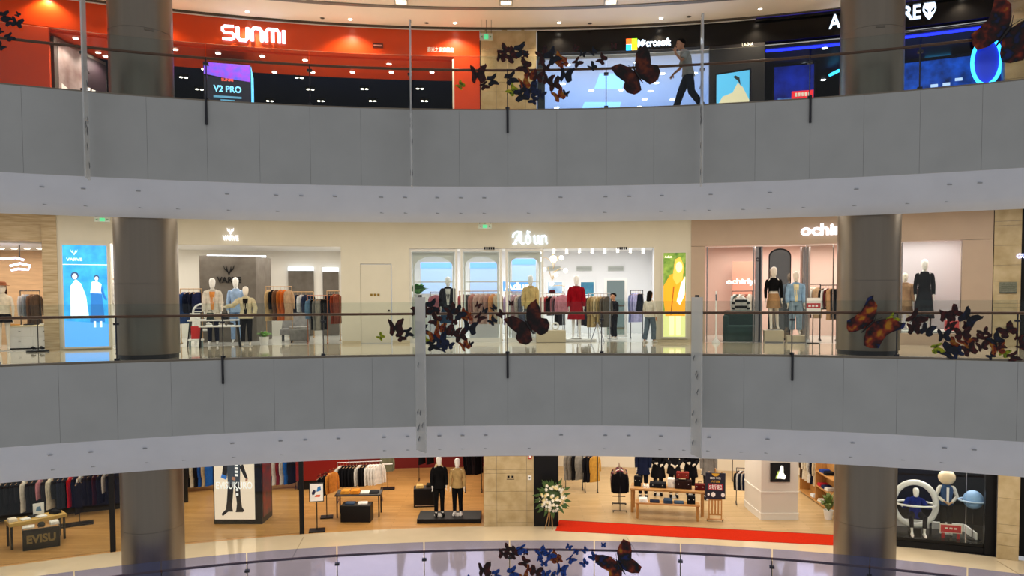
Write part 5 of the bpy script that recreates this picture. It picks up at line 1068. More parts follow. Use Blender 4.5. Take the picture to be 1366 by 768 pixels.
loc, rz, wd, ht = quad_box(808, 835, 371, 443, RF+2.6); o = thing('standing_mirror', 'tall white-framed mirror behind the camel coats', 'mirror', (loc.x, loc.y, 0), rz); zt = zat(821, 371, RF+2.6)
for x in (-wd/2, wd/2): MB().b0(x, 0, .02, .09, .06, zt).build('frame', m_white, o)
for z in (.02, zt-.07): MB().b0(0, 0, z, wd-.09, .06, .09).build('frame', m_white, o)
MB().b0(0, .005, .11, wd-.09, .02, zt-.18).build('mirror_glass', M('mirror_face', '#c4d4cc', .04, metal=1), o)
for i, (a, b, c, d) in enumerate(((729, 752, 374, 393), (773, 794, 374, 397))):
    loc, rz, wd, ht = quad_box(a, b, c, d, RF+5.96); o = thing('painting', ['blue abstract painting left of the red coat mannequin', 'teal abstract painting right of the red coat mannequin'][i], 'painting', loc, rz); MB().box((0, 0, 0), (wd, .04, ht)).build('frame', m_white, o)
    MB().box((0, -.023, 0), (wd-.12, .01, ht-.12)).build('canvas', M('canvas_%d' % i, ['#2f80c0', '#3a90a0'][i], .6, var=.8, vs_=2.2, col2=['#cfe0e8', '#1f4a80'][i]), o)
for i, (a, b) in enumerate(((730, 748), (769, 790), (811, 832))):
    loc, rz, wd, ht = quad_box(a, b, 355, 361, RF+5.97); o = thing('air_vent', 'grey slatted air vent high on the shop back wall', 'vent', loc, rz, 'air vents'); MB().box((0, 0, 0), (wd, .04, ht)).build('frame', M('vent_grey', '#b8bcb8', .5), o)
    for k in range(4): MB().box((0, -.024, ht*(-.33+.22*k)), (wd*.92, .01, ht*.1)).build('slat', M('vent_dark', '#8f948f', .5), o)
loc, rz = at(738, RF+2.6, 0); o = thing('branch_chandelier', 'branching brass chandelier with round glowing globes', 'chandelier', Vector((loc.x, loc.y, 2.7)), rz)
m_globe = E_('globe', '#fff2d0', 4); m_brass = M('brass', '#c0a060', .3, metal=.8)
mb = MB(); mb.tube([(0, 0, .55), (0, 0, 0)], .012, 6); mb.build('stem', m_brass, o)
for k, (x, z, s) in enumerate(((-.45, .1, .07), (.02, .12, .13), (.3, .15, .08), (.45, -.3, .08), (-.05, -.75, .08), (.1, -.45, .07), (-.3, -.25, .06), (.5, -.9, .06))):
    y = .15*sin(k*2.1); mb = MB(); mb.tube([(0, 0, -.12*k), (x*.6, y, z+.08), (x, y, z)], .01, 5); br = mb.build('branch', m_brass, o); MB().ell((x, y, z), (s, s, s), 12, 8).build('globe', m_globe, br, True)
for k in range(9):
    px = 722+17*k; th, r = hit_r(px, 340+(k*7) % 9, RF+2.0+.3*(k % 3))[0], RF+2.0+.3*(k % 3); o = thing('track_spotlight', 'small white track spotlight in the glazed shop', 'light', W(th, r, 3.29), -th, 'track spotlights'); mb = MB(); mb.tube([(0, 0, 0), (0, 0, -.12)], .012, 6); mb.build('stem', m_white, o); MB().lathe([(.05, -.28), (.05, -.12)], 12).build('can', m_white, o); MB().lathe([(.045, -.285), (.045, -.281)], 12).build('lens', m_lens, o)
rack(843, 856, 387, RF+2.6, 'mid', [('coat', '#6e7aa0'), ('coat', '#a8a4d0'), ('coat', '#b4b0d8'), ('skirt', '#1a1e2a')], 'the A-frame lavender rack', 'A-frame rack of lavender and blue coats', mat=m_post, yaw=.8)
rack(772, 786, 393, RF+3.6, 'mid', [('coat', '#3a2430'), ('coat', '#6e5a50'), ('coat', '#241c24'), ('dress', '#16161c')], 'the rack behind the red coat', 'chrome rack of dark dresses behind the red coat mannequin', mat=m_chrome, yaw=1.0)
# ---- pink fashion shop
m_mull = M('silver_mullion', '#a8a09c', .2, metal=.8)
for i, (a, b) in enumerate(((942, 1006), (1074, 1112), (1201, 1283))):
    zb_ = .34 if i == 2 else .01; ta, tb = th_at(a, RF+.05, 1.2), th_at(b, RF+.05, 1.2); wo = W((ta+tb)/2, RF+.05, zb_); wd = 2*(RF)*sin((tb-ta)/2)
    o = thing('window_%d' % (i+4), ['tall glass pane before the green sofa', 'tall glass pane beside the pink shop column', 'glass pane before the black-dressed window mannequin'][i], 'window', wo, -(ta+tb)/2); o['kind'] = 'structure'
    MB().b0(0, 0, 0, wd-.08, .012, zo-zb_-.03).build('pane', m_glshop, o)
    for x in (-wd/2+.02, wd/2-.02): MB().b0(x, 0, 0, .035, .05, zo-zb_-.03).build('frame_post', m_mull, o)
for px, wd_, lab in ((1011, .22, 'wide silver mullion beside the mirrored arch'), (1073, .3, 'round silver mullion column beside the mirrored arch')):
    o = thing('mullion', lab, 'mullion', *at(px, RF+.35 if px == 1011 else RF+.95, 0)); 
    if px == 1011: MB().b0(0, 0, .001, wd_, .25, zo-.03).build('cladding', m_mull, o); MB().b0(.03, -.128, .0, .06, .006, zo-.05).build('recess', m_post, o); flat_text(o, 'o', -.04, -.127, 2.6, .12, .1, m_black)
    else: MB().lathe([(wd_/2, .001), (wd_/2, zo-.03)], 24).build('cladding', m_mull, o, True); MB().lathe([(wd_/2+.02, .001), (wd_/2+.02, .08)], 24).build('base_ring', m_chrome, o, True)
loc, rz, wd, ht = quad_box(1025, 1055, 331, 446, RF+1.3); o = thing('mirror_arch', 'tall dark mirrored arch panel behind the window mannequins', 'mirror panel', (loc.x, loc.y, 0), rz); zt = zat(1040, 331, RF+1.3)
pl = [(-wd/2, .01), (wd/2, .01), (wd/2, zt-.25)]+[(wd/2*cos(pi*k/12), zt-.25+.25*sin(pi*k/12)) for k in range(1, 12)]+[(-wd/2, zt-.25)]
MB().prism(pl, 0, .08).build('frame', m_black, o); MB().prism([(x*.9, .06+z*.965) for x, z in pl], -.008, 0).build('mirror_face', M('dark_mirror', '#8f8880', .08, metal=.95), o)
loc, rz = at(988, RF+1.0, 0); o = thing('corner_sofa', 'dark green velvet corner sofa', 'sofa', loc, rz); gv = cloth('#2c443e')
MB().rbox((0, -.05, .26), (1.0, .75, .5), .08, 4).build('seat', gv, o, True); MB().rbox((0, .36, .5), (1.0, .18, .98), .05, 3).build('backrest', gv, o, True); MB().rbox((-.47, .0, .42), (.16, .7, .82), .06, 3).build('armrest', gv, o, True)
for k in (-.15, .25): MB().box((k, -.427, .27), (.006, .01, .44)).build('seam', m_dark, o)
rack(978, 1002, 388, RF+2.3, 'mid', [('shirt', '#d8d8d4'), ('shirt', '#3a4a44'), ('sweater', '#e8e4dc'), ('coat', '#a89080'), ('coat', '#8a4a40'), ('coat', '#d8c8b8')], 'the black rack behind the green sofa', 'black rack behind the green sofa', mat=m_black, yaw=.95)
loc, rz = at(988, RF+1.75, 0); hz_ = zat(988, 391, RF+1.75); o = hang(Vector((loc.x, loc.y, hz_)), rz, 'sweater', '#ece8e0', 'a thin stand behind the green sofa', 'garments on the sofa stand'); o['label'] = 'black and white striped sweater hanging behind the green sofa'
for z in (-.3, -.5): MB().loft([[(a_*.225*cos(2*pi*k/12), .056*sin(2*pi*k/12), z+dz) for k in range(12)] for dz, a_ in ((0, 1), (.09, 1))]).build('stripe', cloth('#141416'), o)
for s in (-1, 1):
    for z in (-.36, -.54): mb = MB(); mb.tube([(s*.243, -.02, z+.07), (s*.25, -.022, z)], [.054, .052], 8, flat=.7); mb.build('sleeve_stripe', cloth('#141416'), o)
o = thing('garment_stand', 'thin black stand holding the striped sweater', 'stand', loc_in(loc, rz, 0, .08, 0), rz); MB().lathe([(.14, .001), (.14, .02)], 14).build('base', m_black, o); mb = MB(); mb.tube([(0, 0, .02), (0, 0, hz_+.02), (0, -.1, hz_+.01)], .01, 6); mb.build('pole', m_black, o)
loc, rz, wd, ht = quad_box(977, 1006, 347, 402, RF+4.4); o = thing('sign_panel', 'salmon pink inner panel with white ochirly lettering', 'sign', (loc.x, loc.y, 0), rz); zc_ = zat(992, 376, RF+4.4); MB().b0(0, 0, .01, wd, .06, zc_+.75).build('panel', M('salmon', '#d8907a', .6), o); flat_text(o, 'ochirly', -.1, -.035, zc_, .26, 1.0, E_('inner_glow', '#fff4ec', 1.6), bold=.03, d=.02)
loc, rz = at(955, RF-.15, 0); o = thing('security_post', 'slim white security post at the pink shop entrance', 'post', loc, rz); zt = zat(955, 388, RF-.15); MB().lathe([(.12, .001), (.12, .05), (.05, .12), (.025, .2), (.025, zt)], 16).build('post', m_white, o, True); MB().lathe([(.027, zt-.3), (.027, zt-.1)], 12).build('band', m_chrome, o)
for px, wd_, py0, lab, out, pose, ph, lb in ((1031.5, .58, 440, 'beige plinth under the tan skirt mannequin', [('wrap', '#121214', 1.12), ('skirt', '#a8825a', .62)], 'stride', 357, 'mannequin in black crop top and tan mini skirt'),
                                     (1061, .56, 447, 'low beige plinth under the denim mannequin', [('wrap', '#e8dcae', .98), ('jacket', '#8fb0cc', .98), ('jeans', '#8aa0b0', .16)], 'stand', 363, 'mannequin in light denim jacket and pale jeans')):
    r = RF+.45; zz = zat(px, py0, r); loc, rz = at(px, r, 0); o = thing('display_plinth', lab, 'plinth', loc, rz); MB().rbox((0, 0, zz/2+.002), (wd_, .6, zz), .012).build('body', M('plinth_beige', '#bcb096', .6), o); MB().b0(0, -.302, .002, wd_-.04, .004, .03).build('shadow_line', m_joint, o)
    mq(px, ph, r, 'mid', out, lb, pose, zb=zz+.002)
mq(1232, 347, RF+.75, 'mid', [('shirt', '#141416', .98), ('skirt', '#1b1d22', .3), ('belt', '#0c0c0e')], 'mannequin in black wrap top and long dark skirt', 'stand', zb=.4, skin=m_mannw)
mq(1206, 365, RF+1.0, 'mid', [('coat', '#b08a68', .75), ('skirt', '#8a6a50', .5)], 'mannequin in tan coat half hidden by the column', zb=.4)
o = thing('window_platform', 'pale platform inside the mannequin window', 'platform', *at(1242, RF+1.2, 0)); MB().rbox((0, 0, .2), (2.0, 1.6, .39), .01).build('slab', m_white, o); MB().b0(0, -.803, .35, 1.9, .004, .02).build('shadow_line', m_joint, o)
loc, rz = at(1269.5, RF+.9, .396); o = thing('red_cube', 'small red lantern box in the mannequin window', 'box', loc, rz); zz = zat(1269.5, 427, RF+.9)-.396; MB().rbox((0, 0, zz/2), (.36, .36, zz), .03).build('body', M('red_paper', '#d84848', .5, var=.2, vs_=3), o, True); MB().b0(0, 0, zz, .3, .3, .02).build('lid', m_white, o)
rack(1222, 1240, 380, RF+1.9, 'mid', [('coat', '#4a2a22'), ('shirt', '#e0d8d0'), ('coat', '#6a4030')], 'the rack behind the black-dressed mannequin', 'black rack behind the black-dressed mannequin', mat=m_black, yaw=1.0)
rack(1074, 1092, 379, RF+2.2, 'mid', [('coat', '#3a1c1c'), ('shirt', '#e0dcd4'), ('shirt', '#e8e4de'), ('shirt', '#d8ccc0'), ('shirt', '#e4dcd2'), ('coat', '#b09070')], 'the white shirt rack in the pink shop', 'black rack of white shirts in the pink shop', mat=m_black, yaw=.8)
rack(1096, 1114, 380, RF+1.6, 'mid', [('jacket', '#17151a'), ('shirt', '#ece8e4'), ('sweater', '#5a1a1e'), ('coat', '#b88a62'), ('trousers', '#181a1e')], 'the dark rack by the column', 'black rack of burgundy and black clothes by the column', mat=m_black, yaw=.85)
loc, rz = at(1084, RF+.05, 0); z0, z1_ = zat(1084, 419, RF+.05), zat(1084, 397, RF+.05)
o = thing('sale_sign', 'white and red sale sign on a black stand', 'sign', loc, rz); MB().rbox((0, 0, .012), (.34, .26, .02), .008).build('base', m_black, o); MB().b0(0, .02, .02, .03, .02, z1_-.05).build('pole', m_black, o); MB().b0(0, 0, z0, .44, .02, z1_-z0).build('board', m_white, o); MB().b0(0, -.013, z0+(z1_-z0)*.38, .42, .006, (z1_-z0)*.3).build('red_band', M('sale_red', '#b83038', .5), o)
for k in (-.1, 0, .1): MB().box((k, -.018, z0+(z1_-z0)*.52), (.07, .004, .06)).build('letter_block', m_print, o)
# ================================================================== LOWER GALLERY SHOPS
random.seed(9)
ZL = -P
def hp(px, py, z=0): return W(*hit_z(px, py, ZL+z), ZL+z)
def line(a, b):                              # two floor pixels -> centre, rotation, length
    p, q = hp(*a), hp(*b); return (p+q)/2, atan2((q-p).y, (q-p).x), (q-p).length
def rat(px, py): return hit_z(px, py, ZL)[1]
# black posts and glass of the wood-floored shop
for k, (px, lab) in enumerate(((149.5, 'slim black post of the wood-floored shop by the column'), (402, 'slim black post at the shop doorway by the print stand'))):
    th = th_at(px, RF, ZL+1); struct(MB().arc(th-.07/RF, th+.07/RF, RF+.02, RF+.16, ZL, ZL+2.9, n=1).build('trim_post_%d' % (k+1), m_black), lab, 'post')
for k, (a, b, lab) in enumerate(((-120, 148, 'tall clear shop window before the logo crate'), (152, 400, 'tall clear shop window before the poster box'))):
    o = MB().arc(th_at(a, RF+.08, ZL+1), th_at(b, RF+.08, ZL+1), RF+.08, RF+.095, ZL+.02, ZL+2.88).build('window_%d' % (k+7), m_glshop); struct(o, lab, 'window')
r1 = rat(80, 687)
struct(MB().arc(th_at(-110, r1, ZL+1), th_at(250, r1, ZL+1), r1, r1+.15, ZL, ZL+3.2).build('wall_display_black', m_black), 'black display wall of the wood-floored shop', 'wall')
m_rail2 = m_post
rack(-6, 150, None, r1-.36, 'low', [('shirt', '#d8d4cc'), ('coat', '#141416'), ('jacket', '#18181a'), ('coat', '#101014'), ('jacket', '#16161a'), ('coat', '#cfc8ba'), ('coat', '#17181e'), ('coat', '#141418'), ('shirt', '#c08088'), ('coat', '#1a1418'), ('coat', '#d4cbb4'), ('jacket', '#19191c'), ('coat', '#161c2e'), ('coat', '#141826'), ('coat', '#c41414'), ('coat', '#121420'), ('shirt', '#d0ccc4'), ('coat', '#2a2426'), ('coat', '#1c1816'), ('coat', '#3a1012'), ('coat', '#16151a'), ('shirt', '#c0b8b0'), ('coat', '#111114')],
     'the wall rail of the black display wall', 'long black wall rail with many garments', yaw=1.15, free=False, zr=1.5, wall=.35)
# oak-topped table with the logo crate
c, rz, ln = line((18, 733), (85, 719)); c = c+Vector((sin(-rz), cos(rz), 0))*.25
m_oakw = M('oak_solid', '#b8864a', .4, var=.2, vs_=3, stretch=(1, 7, 1)); m_oaky = M('oak_yellow', '#c09a4c', .4, var=.15, vs_=3)
table(c, rz, ln+.2, .62, .8, 'oak-topped table with black legs over the logo crate', m_oaky, m_black, tt=.1, lr=.035); tb = (c, rz)
for k, (x, y, col_, one) in enumerate(((-.62, 0, '#e0d4c0', False), (-.3, -.08, '#e8e6e2', True), (-.05, .1, '#1c1c20', True), (.12, -.1, '#e4e0da', True), (.52, .0, '#202024', False))):
    fold(loc_in(c, rz, x, y, .802), rz+.1*k, col_, '%s folded garment on the oak-topped table%s' % (cname(col_), ['', ', beside the card', ' in the middle', ' next to the black stack', ' at its far end'][k]), one, .78)
loc = loc_in(c, rz, .12, .2, .802); o = thing('print_card', 'small white print card standing on the oak-topped table', 'card', loc, rz); MB().b0(0, .01, 0, .3, .012, .36).build('board', m_white, o); MB().prism([(-.08, .12), (.08, .1), (.05, .26), (-.05, .24)], 0, .004).build('print', cloth('#6a8aa8'), o); MB().b0(0, .05, 0, .2, .08, .01).build('foot', m_white, o)
c, rz, ln = line((30.5, 735.5), (80.5, 728)); h_ = .62; dp = .5; cc = c+Vector((-sin(rz), cos(rz), 0))*dp*.5
o = thing('logo_crate', 'black crate lettered EVISU in bronze under the table', 'crate', cc, rz); MB().rbox((0, 0, h_/2+.001), (ln, dp, h_), .01).build('body', m_black, o); flat_text(o, 'EVISU', 0, -dp/2-.001, h_*.52, .26, ln*.78, M('bronze_letter', '#8a7440', .4, metal=.3), bold=.04, d=.01); MB().b0(0, 0, h_, ln-.06, dp-.06, .01).build('lid', m_oakw, o)
fold(loc_in(cc, rz, -.33, 0, h_+.012), rz, '#d8d4cc', 'pale folded garment on the logo crate', True); fold(loc_in(cc, rz, .33, .05, h_+.012), rz+.2, '#e0ddd6', 'white folded garment on the logo crate beside the post', False, .8)
o = thing('cap', 'dark cap on the middle of the logo crate', 'cap', loc_in(cc, rz, 0, .02, h_+.012), rz); MB().lathe([(.1, 0), (.1, .05), (.07, .1), (.01, .115)], 14).build('crown', cloth('#3a3834'), o, True); MB().prism([(-.08, 0), (.08, 0), (.06, .012), (-.06, .012)], -.19, -.08).build('peak', cloth('#3a3834'), o)
th, r_ = hit_z(102, 700, ZL); o = thing('floor_base', 'low black floor plate with thin pole behind the oak table', 'stand', W(th, r_, ZL), -th+.1); MB().b0(0, 0, .001, 1.0, .42, .05).build('plate', m_black, o); mb = MB(); mb.tube([(.1, .1, .05), (.1, .1, 1.5)], .012, 6); mb.build('pole', m_post, o)
hang(loc_in(W(th, r_, ZL), -th, .08, .05, 1.5), -th+1.2, 'coat', '#15151c', 'the thin pole behind the oak table', 'garments on the thin pole'); 
# poster box
c, rz, ln = line((285.5, 699), (350, 699)); dp = 1.0; cc = c+Vector((-sin(rz), cos(rz), 0))*dp*.5; h_ = 2.75
o = thing('poster_box', 'large black lightbox poster of legs in boots', 'poster box', cc, rz); MB().rbox((0, 0, h_/2+.001), (ln, dp, h_), .01).build('case', m_black, o)
pw = ln*.83; x0 = -ln*.06; y = -dp/2-.001; z0 = .16; ph = h_-.3
MB().b0(x0, y-.006, z0, pw, .012, ph).build('panel', E_('poster_beige', '#d8c8b4', .75), o)
pe = E_('poster_black', '#1c1a1a', .3); pdn = E_('poster_denim', '#3a4450', .4); pwt = E_('poster_white', '#e8e8e6', .7); psk = E_('poster_skin', '#a87860', .5); pbl = E_('poster_blue', '#2a6ab8', .6)
Y = y-.013
def pr(poly, mat, nmx, k=0): return MB().prism([(x0+px_*pw, z0+pz*ph*.78) for px_, pz in poly], Y-.004*(k+1), Y-.004*k).build(nmx, mat, o)
pr([(-.16, .62), (.14, .62), (.16, .98), (-.18, .98)], pdn, 'jacket_print'); pr([(-.3, .8), (-.18, .72), (-.16, .98), (-.26, .98)], pe, 'sleeve_print'); pr([(.14, .92), (.24, .76), (.3, .7), (.34, .72), (.22, .98)], pe, 'sleeve_print'); pr([(.27, .67), (.33, .67), (.34, .72), (.29, .72)], psk, 'hand_print', 1); pr([(-.06, .7), (.03, .68), (.03, .74), (-.05, .75)], psk, 'hand_print', 1)
for k in range(4): pr([(.02, .76+.06*k), (.1, .755+.06*k), (.1, .795+.06*k), (.02, .8+.06*k)], pwt, 'patch_print', 1)
pr([(-.33, .74), (-.2, .7), (-.18, .76), (-.3, .8)], pbl, 'blue_print', 1)
pr([(-.16, .62), (-.01, .62), (-.06, .28), (-.2, .26)], pe, 'leg_print'); pr([(.0, .62), (.14, .62), (.16, .28), (.06, .26)], pe, 'leg_print')
pr([(-.2, .28), (-.07, .28), (-.06, .2), (-.04, .14), (-.16, .14), (-.3, .06), (-.33, .1), (-.22, .18)], pe, 'boot_print', 1); pr([(.06, .3), (.17, .3), (.18, .22), (.24, .16), (.2, .13), (.02, .13), (.04, .18)], pe, 'boot_print', 1)
for k, zz in enumerate((.5, .42)): pr([(.04, zz), (.1, zz), (.1, zz+.04), (.04, zz+.04)], pwt, 'patch_print', 2)
flat_text(o, 'EVISUKURO', x0, Y-.012, z0+ph*.78*.6, .24, pw*.9, pwt, bold=.01, d=.004)
MB().b0(ln/2+.004, .0, .2, .008, dp*.8, h_-.5).build('side_print', M('side_print', '#2a3038', .4, var=.8, vs_=3, col2='#8a1a14'), o)
rack(247, 283, None, rat(262, 655), 'low', [('coat', '#1c5aa8'), ('coat', '#14161e'), ('coat', '#d8ccb8'), ('coat', '#12141a'), ('coat', '#1a50a0'), ('coat', '#c0a888'), ('coat', '#1e5cb0')], 'the rail left of the poster box', 'black rail of blue and black clothes by the column', yaw=.8, zr=1.32)
rack(356, 392, None, rat(372, 652), 'low', [('coat', '#14161c'), ('coat', '#1c5cb0'), ('coat', '#d8d4d0'), ('coat', '#7a1c24'), ('coat', '#c4c0bc'), ('coat', '#1a60b8'), ('coat', '#15171e')], 'the rail right of the poster box', 'black rail of mixed clothes beyond the poster box', yaw=.8, zr=1.32)
# red counter, print stand, jacket stand
th, r_ = hit_z(430, 652, ZL); o = thing('red_counter', 'long glossy red counter on black base', 'counter', W(th, r_, ZL), -th); MB().rbox((0, .35, .85), (2.0, .7, 1.0), .04).build('body', M('red_gloss', '#7c0c0c', .3), o); MB().b0(0, .35, .001, 1.9, .6, .35).build('base', m_black, o)
c, rz, _ = on(423, 708, 'low'); zb_, zt_ = zat(423, 669, hit_z(423, 708, ZL)[1])-ZL, zat(423, 644, hit_z(423, 708, ZL)[1])-ZL
o = thing('print_stand', 'print board of coloured shapes on a black floor stand', 'sign stand', c, rz); MB().rbox((0, 0, .021), (.5, .4, .04), .008).build('base', m_black, o); MB().b0(0, .02, .04, .035, .03, zt_-.06).build('pole', m_black, o); MB().b0(0, -.01, zb_, .46, .02, zt_-zb_).build('frame', m_black, o); MB().b0(0, -.023, zb_+.025, .41, .006, zt_-zb_-.05).build('board', m_print, o)
zc_ = (zb_+zt_)/2
for nm_, poly, cl in (('blue_shape', [(.0, .02), (.14, .06), (.13, .2), (.04, .18)], '#2a78c0'), ('navy_shape', [(-.15, .0), (-.08, .1), (-.02, .05), (-.06, -.06), (-.13, -.08)], '#1c2048'), ('orange_shape', [(-.06, -.14), (.1, -.15), (.12, -.08), (-.02, -.08)], '#e0602c')): MB().prism([(x, zc_+z) for x, z in poly], -.032, -.027).build(nm_, M('p'+nm_, cl, .6), o)
c, rz, r_ = on(436, 690, 'low'); h_ = 1.55; o = thing('jacket_stand', 'black T-stand with slanted arm and square base', 'stand', c, rz); MB().rbox((0, 0, .021), (.42, .36, .04), .008).build('base', m_black, o); mb = MB(); mb.tube([(0, 0, .04), (0, 0, h_)], .016, 8); mb.build('pole', m_black, o); mb = MB(); mb.tube([(-.3, 0, h_-.12), (.32, .0, h_+.1)], .012, 6); mb.build('arm', m_chrome, o)
for k, (x, cl) in enumerate(((-.2, '#15151a'), (-.06, '#1a1a1e'), (.12, '#d89040'), (.24, '#c87c34'))): hang(loc_in(c, rz, x, 0, h_+.02+x*.36), rz+1.0, 'jacket', cl, 'the slanted arm of the T-stand', 'garments on the slanted T-stand')
# rack behind table, table with box
rack(452, 508, 616, rat(480, 668), 'low', [('shirt', '#d4d0c8'), ('jacket', '#141418'), ('jacket', '#16161b'), ('jacket', '#121216'), ('jacket', '#1a1a1e'), ('jacket', '#141417'), ('shirt', '#e0ddd6'), ('jacket', '#131317'), ('jacket', '#18181c'), ('shirt', '#e8e5de'), ('shirt', '#e4e0d8'), ('shirt', '#ece9e2'), ('shirt', '#e6e2da')], 'the chrome rack behind the dark table', 'chrome rack of black and white tops behind the dark table', mat=m_chrome, yaw=.85, s=1.12)
c, rz, ln = line((450, 691), (505, 690)); c = c+Vector((-sin(rz), cos(rz), 0))*.3
m_dkwood = M('dark_wood', '#2a211c', .4, var=.2, vs_=4); table(c, rz, ln+.16, .7, .8, 'dark wooden table with thin legs and orange stacks', m_dkwood, m_black, tt=.05, lr=.025)
for k, (x, cl, one) in enumerate(((-.45, '#d8963c', False), (-.12, '#dc8a2c', False), (.22, '#e4e0d4', True), (.52, '#26262a', True))): fold(loc_in(c, rz, x, -.08, .802), rz, cl, ['light orange folded stack at the end of the dark table', 'deep orange folded stack on the dark table', 'white folded garment on the dark table', 'black folded garment on the dark table'][k], one)
c, rz, ln = line((454, 697), (494, 697)); cc = c+Vector((-sin(rz), cos(rz), 0))*.26
o = thing('black_crate', 'plain black crate standing before the dark table', 'crate', cc, rz); MB().rbox((0, 0, .281), (ln, .5, .56), .01).build('body', m_black, o); MB().b0(0, 0, .56, ln-.04, .46, .012).build('lid', m_dkwood, o)
fold(loc_in(cc, rz, -.22, 0, .575), rz, '#3c4c64', 'blue folded garment on the plain black crate', True); fold(loc_in(cc, rz, .2, 0, .575), rz+.15, '#e6e3dc', 'white folded garment on the plain black crate', True)
c, rz, r_ = on(517, 652, 'low'); h_ = zat(517, 602, r_)-ZL; o = thing('garment_stand', 'chrome stand holding an olive jacket', 'stand', c, rz); MB().rbox((0, 0, .021), (.55, .4, .04), .008).build('base', m_black, o); mb = MB(); mb.tube([(0, 0, .04), (0, 0, h_)], .014, 8); mb.build('pole', m_chrome, o); o = hang(loc_in(c, rz, 0, -.05, h_+.0), rz, 'jacket', '#6a6c58', 'the chrome stand behind the dark table', 'garments on the chrome stand')
MB().loft([[(.232*cos(2*pi*k/12), .06*sin(2*pi*k/12), -.5+dz) for k in range(12)] for dz in (0, .05)]).build('reflective_stripe', m_print, o)
# mannequins on the platform
c, rz, ln = line((556, 698.5), (641, 698)); cc = c+Vector((-sin(rz), cos(rz), 0))*.5
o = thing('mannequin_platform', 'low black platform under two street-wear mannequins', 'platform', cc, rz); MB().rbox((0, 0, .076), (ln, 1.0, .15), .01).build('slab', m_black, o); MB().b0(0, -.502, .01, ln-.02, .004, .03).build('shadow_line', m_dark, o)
r_ = rat(600, 698)+.45
mq(586, 609, r_, 'low', [('jacket', '#141416', .84), ('hood', '#cdb98e'), ('trousers', '#131315', .06), ('shoes', '#1a1a1c')], 'mannequin in black hoodie with beige hood on platform', zb=.152, skin=m_mannw, turn=.15)
mq(610.5, 612, r_, 'low', [('shirt', '#b89a68', .88), ('trousers', '#121216', .1), ('hair_short', '#141416'), ('shoes', '#e8e6e2')], 'mannequin in beige sweatshirt, black cap and tights', 'stand', zb=.152, skin=m_mannw, turn=-.1)
c, rz, r_ = on(567, 674, 'low'); o = thing('display_crate', 'black display crate behind the platform mannequins', 'crate', c, rz); MB().rbox((0, 0, .331), (.8, .5, .66), .01).build('body', m_black, o); MB().b0(0, 0, .66, .76, .46, .014).build('lid', m_dkwood, o); MB().b0(0, -.252, .05, .7, .004, .02).build('trim_line', m_chrome, o)
fold(loc_in(c, rz, -.18, -.05, .676), rz, '#c8a86a', 'beige folded stack on the display crate', False, .9); fold(loc_in(c, rz, .18, .05, .676), rz, '#26241f', 'black folded stack on the display crate', False, .9)
rack(622, 641, None, rat(630, 655), 'low', [('coat', '#141418'), ('coat', '#1c191c'), ('coat', '#17171b'), ('coat', '#2a2224'), ('coat', '#131316')], 'the rail by the stone tiled wall', 'black rail of dark coats by the stone tiled wall', yaw=.9, zr=1.8)
rack(560, 582, None, rat(570, 640), 'low', [('coat', '#15151a'), ('jacket', '#1d1d22'), ('coat', '#121215'), ('jacket', '#c8c4bc')], 'the far rail behind the platform', 'black far rail behind the mannequin platform', yaw=.9, zr=1.8)
# ---- flower stand
c, rz, r_ = on(732, 706, 'low'); zc_ = zat(743, 662, r_)-ZL
o = thing('flower_stand', 'round arrangement of white and cream flowers on tripod stand', 'flower stand', c, rz)
for a in (-.6, .6, pi): mb = MB(); mb.tube([(.22*sin(a), -.16*cos(a)+.1, .002), (.08, -.02, zc_-.2)], .014, 6); mb.build('tripod_leg', m_wood, o)
MB().ell((.12, -.02, zc_), (.34, .16, .36), 12, 8).build('foam_core', M('foam_green', '#3c5230', .9), o, True)
fl = MB()
for k in range(6): a = 2*pi*k/6; fl.add([(0, 0, 0), (.035*cos(a-.45), -.012, .035*sin(a-.45)), (.062*cos(a), -.022, .062*sin(a)), (.035*cos(a+.45), -.012, .035*sin(a+.45))], [(0, 1, 2, 3)])
fl.ell((0, -.012, 0), (.016, .014, .016), 6, 4); FLW = fl.mesh('flower')
LF = MB().add([(0, 0, 0), (.05, -.01, .1), (0, -.03, .26), (-.05, -.01, .1), (0, -.02, .1)], [(0, 1, 4), (1, 2, 4), (2, 3, 4), (3, 0, 4)]).mesh('leaf')
mfl = [M('petal_white', '#f4efe2', .6), M('petal_cream', '#e8d8a0', .6), M('petal_white2', '#fbf8f0', .6)]
for k in range(85):
    a = random.uniform(0, 2*pi); q = sqrt(random.random()); x, z = .12+.42*q*cos(a), zc_+.46*q*sin(a); y = -.02-.24*sqrt(max(0, 1-q*q))-.03
    f = inst(FLW, 'flower', mfl[k % 3], o, (x, y, z)); f.rotation_euler = (-.5*sin(a)*q, random.uniform(0, 6), 0); f.rotation_euler = (random.uniform(-.3, .3), random.uniform(0, 3), (cos(a)*q)*.8)
for k in range(44):
    a = 2*pi*k/44+random.uniform(-.1, .1); q = random.uniform(.25, .5); f = inst(LF, 'leaf', M('leaf_dark', '#41602c', .5, var=.3, vs_=9), o, (.12+q*.85*cos(a), -.08-random.random()*.06, zc_+q*.95*sin(a))); f.rotation_euler = (0, pi/2-a, 0)
